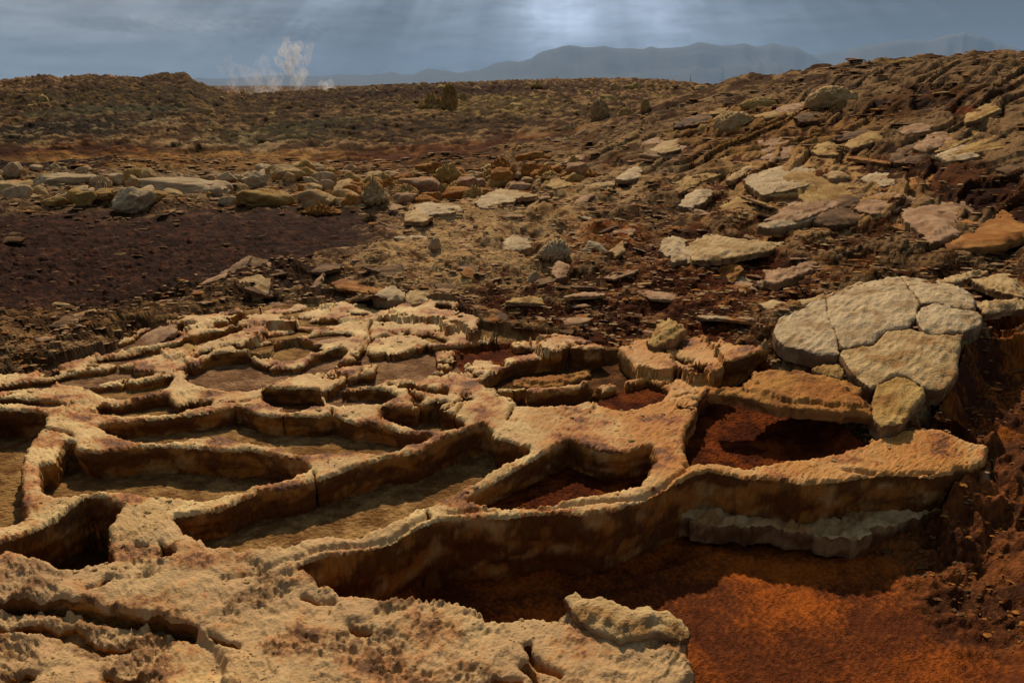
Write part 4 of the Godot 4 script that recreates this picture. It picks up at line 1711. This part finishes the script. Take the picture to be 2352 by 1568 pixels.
# ---------------------------------------------------------------- tables read off the photograph, in view pixels
const HILL_SLABS := [
	["large bleached slab with cracked sides on the hill flank", 0, 80, 80, [1705,428,1743,405,1790,386,1841,381,1882,398,1875,416,1852,442,1804,459,1750,473,1716,445]],
	["narrow upturned cream slab beside the large bleached slab", 1, 60, 90, [1666,430,1688,408,1729,379,1738,384,1709,413,1682,433]],
	["long tan slab slanting downhill with orange upper edge", 2, 70, 90, [1753,534,1811,486,1872,459,1926,425,1935,452,1921,486,1879,507,1835,530]],
	["small pale block wedged above the long tan slab", 1, 70, 80, [1887,416,1913,403,1950,410,1947,422,1913,425]],
	["flat bleached plate on the middle of the hill", 0, 50, 80, [1974,422,2005,406,2062,405,2073,422,2052,442,2011,445]],
	["broad brown tinged plate low on the hill", 2, 50, 70, [1960,476,2005,452,2083,442,2103,466,2062,493,2005,510,1967,500]],
	["bright white slab at the dark end of the hill", 0, 80, 90, [2144,377,2181,354,2219,337,2253,360,2243,377,2209,388,2175,394]],
	["ribbed tan slab leaning above the bright white slab", 2, 70, 90, [2093,364,2117,333,2147,306,2188,306,2181,337,2151,357,2124,371]],
	["yellow ribbed plate high on the hill flank", 3, 60, 80, [1940,350,1964,320,1994,299,2039,306,2022,330,1981,350,1954,360]],
	["thin tan plate beneath the dark crest of the hill", 2, 50, 80, [2049,309,2096,292,2171,286,2181,299,2130,313,2083,326]],
	["yellow stained slab low in the hill hollow", 3, 60, 80, [1552,452,1573,418,1614,401,1665,388,1671,398,1631,418,1586,442,1559,466]],
	["bleached block under the yellow stained slab", 0, 80, 80, [1559,490,1573,459,1610,442,1641,445,1620,476,1590,496]],
	["ochre plate beside the large bleached slab", 3, 50, 70, [1654,486,1695,459,1716,459,1739,479,1716,503,1671,513]],
	["ochre plate cracked across on the upper flank", 3, 60, 80, [1862,357,1879,337,1916,330,1933,350,1923,371,1879,371]],
	["weathered tan plate on the hill brow", 2, 50, 80, [1746,377,1790,347,1824,343,1858,357,1818,371,1770,388]],
	["long flat plate at the foot of the hill dome", 3, 60, 80, [1729,279,1790,258,1858,252,1852,269,1804,275,1756,286]],
	["cream plate rising beside the valley rim", 1, 60, 80, [1488,360,1522,333,1581,316,1573,320,1559,337,1563,354,1522,367]],
	["grey tilted slab sheltering a shadow near the valley", 0, 60, 90, [1413,425,1437,401,1464,388,1474,398,1468,418,1440,428]],
	["thin dark edged plate lying across the hill foot", 1, 30, 70, [1338,435,1393,425,1413,422,1410,432,1372,439]],
	["small upturned slab casting shade at the hill foot", 2, 40, 80, [1318,476,1338,459,1359,450,1362,457,1342,476,1325,481]],
	["smooth white slab between mud pan and hill", 0, 60, 80, [1092,476,1107,459,1138,452,1185,459,1182,473,1151,476,1121,490,1100,486]],
	["wide cream slab above the smooth white slab", 1, 60, 80, [1117,456,1148,442,1206,449,1233,459,1189,466,1148,459]],
	["ochre slab ledge between mud pan and hill", 3, 60, 70, [1250,435,1274,415,1311,401,1338,408,1311,435,1274,445]],
	["flat bleached slab at the mud pan corner", 0, 50, 70, [951,479,992,473,1053,483,1063,493,1019,500,971,503]],
	["pitted tan slab near the mud pan corner", 1, 50, 70, [927,500,958,490,992,507,971,520,930,517]],
	["grey tumbled slab amid the brown crumbs", 0, 60, 60, [1157,585,1162,562,1185,551,1213,562,1219,579,1189,589]],
	["flat grey slab with split corner at the hill foot", 0, 60, 80, [1512,589,1525,565,1559,562,1576,582,1573,613,1546,619]],
	["pale pitted block low in the brown hollow", 2, 70, 70, [1264,630,1284,616,1311,626,1304,650,1277,657]],
	["curved bleached crust piece at the pool field edge", 0, 70, 50, [852,698,876,681,910,670,930,687,927,701,890,704]],
	["broad cream slab at the pool field edge", 1, 40, 40, [934,701,930,681,971,677,992,684,978,701,951,708]],
	["wide pale plate sloping at the foot of the dark hill", 1, 60, 80, [1573,599,1580,579,1627,562,1682,558,1743,565,1797,568,1777,585,1716,599,1654,613,1597,619]],
	["tan ribbed slab above the cracked white slab", 2, 60, 80, [1753,660,1770,640,1811,633,1845,619,1879,613,1858,636,1818,653,1777,667]],
	["white slab thrust from the hill over a black shadow", 0, 80, 100, [1736,541,1790,521,1858,497,1896,500,1845,528,1804,541,1763,548]],
	["yellow domed crust beside the orange ridge", 3, 90, 60, [1488,817,1505,776,1532,759,1566,776,1576,789,1536,810,1508,827]],
	["thin white crust lip running behind the big cracked slab", 1, 50, 70, [2137,664,2185,650,2232,636,2266,633,2263,643,2219,653,2181,664]],
	["banded pale shelf beyond the big cracked slab", 1, 60, 70, [2229,660,2283,647,2352,653,2352,701,2300,687,2260,674]],
	["low pale shelf at the edge of the deep red hollow", 1, 50, 60, [2232,708,2283,708,2352,708,2352,725,2300,728,2260,735]]]
const ROCKS := [
	["boulder", "largest pale rounded boulder at the edge of the mud pan", 0, 0, 299, 474, 71, 61],
	["boulder", "tall pale boulder standing on the yellow rock bank", 0, 0, 590, 430, 51, 48],
	["boulder", "yellow lumpy boulder below the tall pale boulder", 0, 3, 612, 462, 112, 44],
	["boulder", "pointed grey boulder behind the largest boulder", 1, 0, 238, 445, 41, 51],
	["boulder", "stubby yellow boulder on the mud pan edge", 0, 3, 201, 468, 37, 32],
	["boulder", "low yellow boulder crouching at the mud pan edge", 0, 3, 129, 464, 48, 25],
	["boulder", "long grey rock bank with dark cracks behind the mud pan", 0, 0, 411, 439, 190, 44],
	["boulder", "grey knob at the end of the long rock bank", 0, 0, 524, 422, 44, 31],
	["boulder", "small grey knob on the ochre flat", 0, 0, 729, 391, 34, 20],
	["boulder", "small cream knob below the grey knob on the ochre flat", 1, 1, 745, 408, 44, 25],
	["boulder", "grey hump at the near end of the rock bank", 0, 0, 153, 432, 116, 37],
	["boulder", "low cream hump among the rock bank boulders", 0, 1, 27, 435, 88, 34],
	["boulder", "cream boulder shoulder beside the largest boulder", 0, 3, 343, 466, 65, 37],
	["boulder", "flat cream rock between the yellow lumps and the bank", 0, 1, 663, 425, 68, 34],
	["boulder", "small square stone beside the stubby yellow boulder", 0, 3, 238, 464, 41, 24],
	["boulder", "grey stone resting on the long rock bank", 0, 0, 272, 422, 41, 27],
	["boulder", "broad cream stone behind the rock bank", 0, 1, 646, 405, 61, 24],
	["salt_mound", "tall spiky salt mound beside the mud pan", 1, 1, 862, 466, 65, 65],
	["salt_mound", "white spike next to the tall spiky mound", 1, 0, 823, 468, 34, 25],
	["salt_mound", "brown spiky salt mound pair on the rusty flat", 1, 4, 1150, 401, 44, 27],
	["salt_mound", "rounded orange salt mound on the rusty flat", 1, 4, 1177, 406, 31, 24],
	["salt_mound", "ragged orange salt cluster near the pale slabs", 1, 4, 1338, 401, 75, 37],
	["salt_mound", "small dark salt mound at the pan corner", 1, 5, 849, 493, 37, 20],
	["salt_mound", "orange crusted salt mound at the pan edge", 1, 4, 734, 478, 88, 31],
	["salt_pillar", "tall fluted olive salt pillar on the far slope", 2, 3, 1032, 250, 37, 56],
	["salt_pillar", "broad olive salt stump beside the tall fluted pillar", 1, 3, 992, 250, 75, 44],
	["salt_pillar", "thin olive salt stump on the dark side of the tall pillar", 2, 6, 1063, 229, 24, 29],
	["salt_pillar", "pale castle shaped salt pillar on the far slope", 2, 1, 1376, 269, 41, 39],
	["salt_pillar", "olive salt stump near the castle shaped pillar", 2, 6, 1437, 262, 37, 27],
	["salt_pillar", "slim olive salt stump near the valley", 2, 6, 1481, 262, 20, 25],
	["boulder", "square olive block on the far slope", 0, 6, 1185, 243, 27, 17],
	["boulder", "olive dome on the far slope above the castle shaped pillar", 3, 6, 1393, 231, 48, 22],
	["boulder", "pale crusted heap on the far slope below the castle shaped pillar", 1, 1, 1315, 286, 75, 20],
	["boulder", "conical olive knob on the far slope beside the broad stump", 1, 6, 937, 240, 37, 20],
	["salt_dome", "yellow salt dome with a dark cap on the hill shoulder", 3, 1, 1906, 246, 102, 48],
	["salt_dome", "cracked round salt dome at the valley mouth", 3, 1, 1687, 296, 82, 48],
	["salt_dome", "small olive hump beside the cracked dome", 3, 6, 1743, 245, 75, 27],
	["salt_dome", "small hump beside the yellow salt dome", 3, 6, 1971, 218, 41, 15],
	["salt_mound", "dark spike on the hill skyline above the ruins", 1, 5, 1821, 185, 17, 10],
	["shard", "upright grey shard standing in the brown crumbs", 4, 0, 1274, 599, 68, 44],
	["shard", "small upright shard on the pale slabs", 4, 0, 998, 568, 27, 29],
	["shard", "leaning grey shard in the brown hollow", 4, 0, 1226, 650, 31, 37],
	["shard", "pale horn of crust curling up by the red basin", 4, 1, 1753, 813, 20, 48]]
const SKYLINE := [-700,205,0,189,88,180,112,177,136,185,187,177,272,180,320,184,340,180,371,174,432,175,442,187,476,201,524,219,561,223,646,215,748,211,781,208,859,201,1019,195,1151,191,1250,188,1427,185,1512,187,1581,194,1614,199,1770,201,1900,205,3000,205]
const RANGES := [[300,192,480,176,781,166,849,167,873,165,896,160,927,167,951,165,985,155,1019,157,1053,159,1100,156,1138,144,1172,139,1185,140,1219,129,1236,116,1267,106,1311,101,1338,105,1427,107,1478,111,1529,105,1552,102,1637,96,1688,99,1736,102,1770,95,1797,99,1835,109,1858,119,1892,136,1960,160,2062,190],
	[1790,170,1835,136,1892,118,1960,109,2028,112,2130,143],
	[1892,160,1933,136,1977,106,2045,89,2073,87,2110,91,2158,82,2185,71,2219,67,2253,75,2283,90,2317,102,2352,112,2500,150,2700,185]]
const BLOBS := [
	[700,262,1500,66,50,30,12,200,135,55,40],
	[250,212,380,26,45,32,12,160,115,45,40],
	[250,255,330,16,55,55,32,160,150,90,40],
	[120,300,220,32,28,20,12,290,250,170,30],
	[180,345,260,15,60,20,6,270,120,30,32],
	[560,325,150,20,110,65,30,470,410,280,60],
	[350,285,60,6,120,90,50,420,380,280,60],
	[720,300,190,28,45,40,18,165,145,68,40],
	[620,372,760,26,210,110,30,450,285,105,58],
	[110,378,170,14,30,12,6,100,50,20,20],
	[1000,350,320,20,95,32,8,220,100,25,40],
	[1000,212,420,11,42,18,8,105,50,20,20],
	[1150,245,340,28,90,60,20,330,260,110,52],
	[1050,290,450,20,48,28,11,160,100,40,38],
	[1250,320,200,9,90,50,25,400,340,240,40],
	[1350,345,280,16,160,95,38,430,340,190,56],
	[1600,260,120,60,75,52,15,270,200,70,48],
	[350,425,480,36,190,125,55,430,365,250,60],
	[950,420,330,46,110,55,18,330,200,80,48],
	[430,625,480,48,24,12,6,90,46,20,24],
	[60,675,220,52,18,9,5,60,32,15,16],
	[300,725,460,58,80,45,20,330,220,110,46],
	[1300,700,260,80,85,30,12,420,290,150,34],
	[1370,545,130,42,260,80,14,480,190,45,45],
	[1600,650,290,115,75,22,8,300,130,45,33],
	[1500,770,200,60,60,20,8,230,100,35,35],
	[2100,215,430,75,34,15,7,150,75,26,26],
	[1750,320,330,110,90,34,10,420,260,95,45],
	[1800,450,330,105,130,44,12,640,450,220,47],
	[2280,480,190,200,40,15,6,150,62,22,24],
	[2200,262,60,22,90,28,8,200,60,15,45],
	[2150,625,260,42,55,28,12,200,120,55,36],
	[1400,430,210,44,150,90,40,640,500,290,60],
	[1080,545,330,108,220,125,58,700,540,310,68]]
const DROP := [-68,1388,0,1385,51,1378,136,1373,204,1383,272,1392,340,1404,391,1419,442,1432,493,1460,520,1517,510,1572,510,1653,-68,1653]
const MUD := [-700,500,-300,492,0,476,200,480,330,484,500,480,600,478,700,488,800,478,860,492,850,520,810,545,740,575,640,600,500,628,350,655,200,680,60,690,-150,705,-500,720]
const PITS := [
	[0.13, 1, [2140,960,2180,890,2215,800,2270,770,2420,765,2520,1090,2300,1090,2290,1050,2300,1010,2200,975]],
	[0.05, 3, [2120,700,2200,690,2330,700,2420,720,2330,760,2200,740]]]
const POOLS := [
	[0.13, 0, [-24,946,79,946,94,952,89,981,72,1000,52,1029,46,1051,36,1075,32,1106,34,1147,38,1188,0,1200,-24,1202]],
	[0.125, 0, [156,1016,166,1034,211,1042,264,1038,312,1029,374,1026,408,1030,456,1035,504,1041,542,1041,571,1038,638,1055,674,1057,696,1069,701,1076,658,1093,619,1103,581,1112,550,1124,506,1136,470,1146,439,1140,384,1132,341,1125,288,1122,240,1125,206,1132,168,1135,134,1135,120,1128,106,1108,101,1087,103,1068,137,1058,146,1034]],
	[0.15, 0, [408,1188,463,1184,506,1175,550,1155,600,1134,648,1127,682,1124,725,1107,778,1091,818,1071,864,1059,890,1050,965,1040,1022,1009,1035,1002,1070,990,1110,978,1125,1005,1160,1015,1205,1028,1150,1062,1080,1100,1035,1131,998,1143,950,1160,922,1177,888,1191,854,1206,806,1223,770,1226,710,1239,662,1249,614,1251,542,1256,486,1256,442,1225]],
	[0.13, 1, [1308,1012,1370,1040,1440,1045,1490,1030,1500,1060,1480,1085,1460,1108,1380,1128,1300,1138,1210,1144,1140,1147,1085,1142,1140,1106,1205,1072,1240,1052]],
	[0.1, 0, [252,969,288,967,319,964,355,962,408,952,456,948,504,938,528,933,538,928,540,957,548,1006,494,1000,451,1003,408,1007,360,1008,317,1009,300,1005,276,996,252,991,235,972]],
	[0.11, 0, [540,927,571,942,614,956,648,957,686,957,734,959,761,951,780,963,816,977,845,971,876,978,883,980,926,995,965,999,986,999,962,1009,926,1021,890,1033,854,1035,806,1032,746,1035,698,1035,674,1028,638,1019,590,1014,550,1011,535,1007,532,950]],
	[0.085, 3, [606,886,652,890,690,892,729,893,732,910,741,929,709,931,695,938,666,943,652,931,633,922,613,905]],
	[0.06, 2, [743,898,762,893,801,895,820,895,858,895,887,900,905,912,873,925,841,924,793,926,757,925]],
	[0.09, 0, [880,934,906,938,949,941,997,942,1021,948,1038,953,1057,974,1009,985,973,982,937,972,906,962,887,946]],
	[0.04, 0, [923,886,961,886,1024,895,1021,904,985,900,923,892]],
	[0.075, 0, [230,920,264,927,300,918,348,906,377,903,394,923,408,926,456,913,482,911,478,923,432,932,396,939,355,945,288,944,245,943,235,930]],
	[0.06, 0, [199,879,221,883,264,877,312,878,348,870,389,858,374,879,355,891,312,899,276,902,235,900,216,889]],
	[0.035, 2, [-48,919,48,918,91,917,125,918,144,925,115,930,48,925,-48,926]],
	[0.035, 2, [-24,895,0,890,36,882,72,876,115,872,101,881,60,888,0,897,-24,901]],
	[0.07, 0, [628,785,652,773,681,770,705,774,729,786,705,794,690,806,671,811,652,814,635,809,621,804]],
	[0.04, 0, [569,790,597,784,625,778,623,787,618,799,592,793]],
	[0.075, 2, [430,859,455,840,478,823,493,814,541,811,568,811,577,818,592,826,613,836,642,841,671,836,705,827,724,810,757,798,777,791,789,796,772,816,757,828,738,845,685,859,637,869,597,878,553,884,498,887,456,875]],
	[0.06, 2, [238,817,288,812,336,800,384,788,434,776,444,779,463,769,492,764,542,762,535,769,504,779,468,788,432,795,384,800,360,803,355,812,300,817,264,827,240,824]],
	[0.045, 2, [226,793,264,793,312,776,324,762,374,743,384,747,408,764,384,776,336,786,288,795,240,803]],
	[0.05, 2, [127,865,175,851,250,841,254,836,298,836,298,853,252,865,216,875,168,872]],
	[0.065, 2, [873,823,892,809,925,802,961,792,988,792,994,802,995,840,973,857,937,869,901,871,873,869,858,883,808,882,815,877,868,859,868,840]],
	[0.04, 0, [604,768,637,762,673,754,676,763,652,770,633,773,609,770]],
	[0.04, 2, [707,767,745,758,784,757,805,761,786,770,762,778,733,775]],
	[0.045, 0, [683,746,709,752,705,761,683,763,678,755]],
	[0.09, 3, [1107,879,1148,852,1182,832,1240,822,1325,821,1376,815,1413,810,1457,864,1372,878,1308,888,1284,891,1182,891,1121,888]],
	[0.06, 1, [1080,800,1121,793,1199,789,1233,795,1206,806,1138,817,1097,812]],
	[0.075, 3, [1151,902,1206,910,1274,908,1332,902,1372,888,1374,915,1359,925,1311,933,1270,938,1196,938,1187,922]],
	[0.05, 1, [1376,902,1427,885,1488,871,1529,891,1512,922,1461,939,1410,939,1379,925]],
	[0.12, 1, [1615,925,1650,870,1690,845,1750,822,1790,815,1880,840,1930,850,1980,920,2010,960,2005,1000,1990,1020,1900,1042,1790,1065,1700,1070,1640,1060,1590,1062,1580,1020,1585,990,1610,955]],
	[0.2, 3, [-34,1266,0,1253,44,1239,88,1220,143,1194,190,1155,204,1145,238,1149,262,1164,248,1188,224,1205,231,1245,238,1279,150,1293,102,1284,44,1276,20,1267,-34,1286]]]
const OUTER := [-500,1900,-500,905,-100,872,60,850,240,800,330,760,400,735,520,712,620,690,760,688,860,700,960,690,1050,700,1100,740,1180,760,1280,775,1430,788,1500,795,1600,790,1700,795,1755,812,1800,850,1990,1000,2010,1010,2080,985,2150,975,2230,1005,2290,1020,2280,1055,2200,1115,2250,1400,1900,1900]
const PAN := [697,1303,748,1286,800,1273,808,1269,849,1262,896,1245,944,1218,1002,1193,1087,1188,1179,1185,1257,1178,1332,1182,1410,1175,1478,1154,1529,1131,1581,1107,1573,1111,1597,1099,1631,1089,1665,1096,1705,1106,1770,1111,1845,1123,1913,1120,1984,1107,2039,1098,2096,1100,2147,1103,2195,1093,2210,1080,2500,1090,2600,1900,1560,1900,1573,1599,1597,1568,1620,1545,1620,1531,1593,1494,1590,1463,1573,1432,1552,1426,1542,1419,1495,1398,1447,1405,1386,1378,1338,1381,1321,1358,1298,1378,1257,1398,1209,1385,1179,1395,1148,1398,1070,1368,998,1351,924,1363,856,1358,781,1347,731,1325]
const CUTS := [
	[9, [-20,1387,0,1385,51,1378,136,1373,204,1383,272,1392,340,1404,391,1419,442,1432]],
	[13, [-20,1426,34,1419,85,1412,136,1419,170,1426,221,1453,238,1460,279,1451]],
	[7, [367,1242,374,1259,381,1273]],
	[16, [369,1266,391,1268]],
	[8, [313,1245,333,1245]],
	[16, [31,1517,51,1516]],
	[14, [245,1528,282,1534,320,1558]],
	[5, [201,1347,224,1341,245,1324]],
	[7, [1211,1466,1223,1494,1247,1517,1284,1536]],
	[9, [1206,1514,1223,1528,1233,1551]],
	[9, [1114,1553,1162,1548,1206,1541]],
	[4, [801,1432,825,1449,849,1446]],
	[4, [476,1446,517,1470,544,1480]],
	[6, [697,1368,734,1376,765,1376]],
	[3, [980,1167,985,1181]],
	[3, [721,1083,722,1098,725,1110]],
	[2.5, [864,1045,893,1051]],
	[4, [762,939,762,963]],
	[4, [878,971,879,990]],
	[4, [536,921,539,943]],
	[2.5, [649,951,649,961]],
	[4, [676,742,677,766]],
	[5, [832,775,849,761,846,746,853,737]],
	[3, [877,934,875,958]],
	[4, [1029,845,1057,859,1082,871]],
	[4, [892,754,913,761,937,766]],
	[4, [96,982,125,986,154,991,168,998]],
	[5, [149,1012,154,1024]],
	[3, [517,917,561,912,601,898]],
	[3, [1043,956,1063,932,1070,922]],
	[4, [1165,966,1182,939]],
	[3, [1141,895,1155,912]],
	[3, [1937,1086,2011,1092]],
	[3, [2096,1092,2147,1089]],
	[3.5, [1552,912,1580,905,1603,908]]]
const GROOVES := [
	[16, 9, [1032,1172,1087,1166,1155,1161,1179,1155,1257,1159,1311,1155,1410,1150,1468,1141,1529,1115,1581,1082,1573,1072,1590,1070]],
	[14, 9, [713,1276,781,1255,849,1242,893,1232,930,1208,958,1191,985,1177]],
	[10, 8, [510,1324,595,1310,646,1293,697,1283]],
	[10, 8, [1940,1082,1994,1092]],
	[8, 8, [777,859,829,833]]]
const SEEDS := [300,1010,600,980,800,960,960,960,450,890,250,900,100,950,90,1080,250,1170,420,1130,620,1120,820,1070,1000,1010,1150,1010,1100,1110,900,1210,1250,1170,1450,1130,1600,1075,1850,1090,2100,1060,1600,960,1550,900,1350,960,1150,930,1080,860,900,850,720,810,600,800,480,780,620,720,820,720,1000,760,1250,780,1300,880,1250,905,1450,850,1680,820,60,890,300,850,760,890,300,1240,550,1290,200,1340,150,1480,500,1400,900,1420,700,1520,1200,1480,1450,1450,1500,1540]
const SLAB := [
	[1777,786,1790,752,1824,729,1892,709,1895,749,1910,778,1919,806,1921,840,1875,839,1845,830,1804,820,1784,803],
	[1900,709,1977,675,2028,663,2062,658,2080,684,2107,718,2097,752,2080,775,2028,784,2007,804,2002,812,1934,825,1924,806,1915,778,1900,749],
	[2066,657,2130,667,2188,681,2229,701,2234,733,2198,732,2147,719,2117,719,2090,687],
	[2115,730,2147,723,2198,737,2232,738,2249,749,2246,772,2205,789,2158,795,2117,784,2102,755],
	[2010,811,2032,789,2083,779,2116,789,2158,800,2203,795,2195,840,2192,888,2161,922,2125,921,2083,893,2056,887,2015,906,1998,921,1960,888,1930,842,1934,830,2006,817],
	[2012,914,2056,893,2083,899,2113,925,2117,936,2083,973,2062,1004,2022,1010,1998,987,2003,949],
	[1826,726,1828,716,1879,703,1896,704,1977,670,1981,672,1899,706,1879,713,1841,724]]
const PLATES := [
	["salt_slab", "orange leaf shaped salt slab bridging the dark red basin", 45, 60, 4, [1622,932,1700,925,1740,895,1770,882,1830,880,1900,898,1975,928,1962,938,2002,965,1998,990,1900,982,1780,972,1730,958,1690,945,1625,948]],
	["salt_slab", "small yellow crust remnant on the red basin floor beside the cracked white slab", 20, 20, 3, [1862,857,1889,847,1923,846,1937,861,1930,881,1899,874]],
	["salt_ledge", "lumpy pale yellow ledge sheltering under the overhanging ridge above the red pan", 80, -165, 1, [1559,1188,1610,1166,1665,1169,1682,1193,1763,1203,1824,1196,1892,1196,1937,1179,1984,1150,2028,1152,2079,1169,2130,1172,2175,1162,2151,1193,2062,1220,1994,1227,1991,1245,1960,1255,1892,1248,1841,1241,1770,1221,1716,1225,1637,1221,1573,1205]],
	["salt_rag", "ragged cream crust flap standing up along the edge of the red pan", 30, 12, 1, [1301,1381,1321,1363,1338,1384,1386,1382,1447,1410,1495,1404,1539,1422,1581,1446,1552,1429,1569,1438,1585,1465,1566,1480,1512,1460,1427,1480,1342,1443,1311,1412]],
	["orange_crust", "rust orange crumbly crust lump lying inside the shadowed hollow", 35, -60, 4, [1182,874,1216,868,1274,866,1308,861,1352,852,1355,864,1311,878,1284,890,1206,891,1182,886]]]
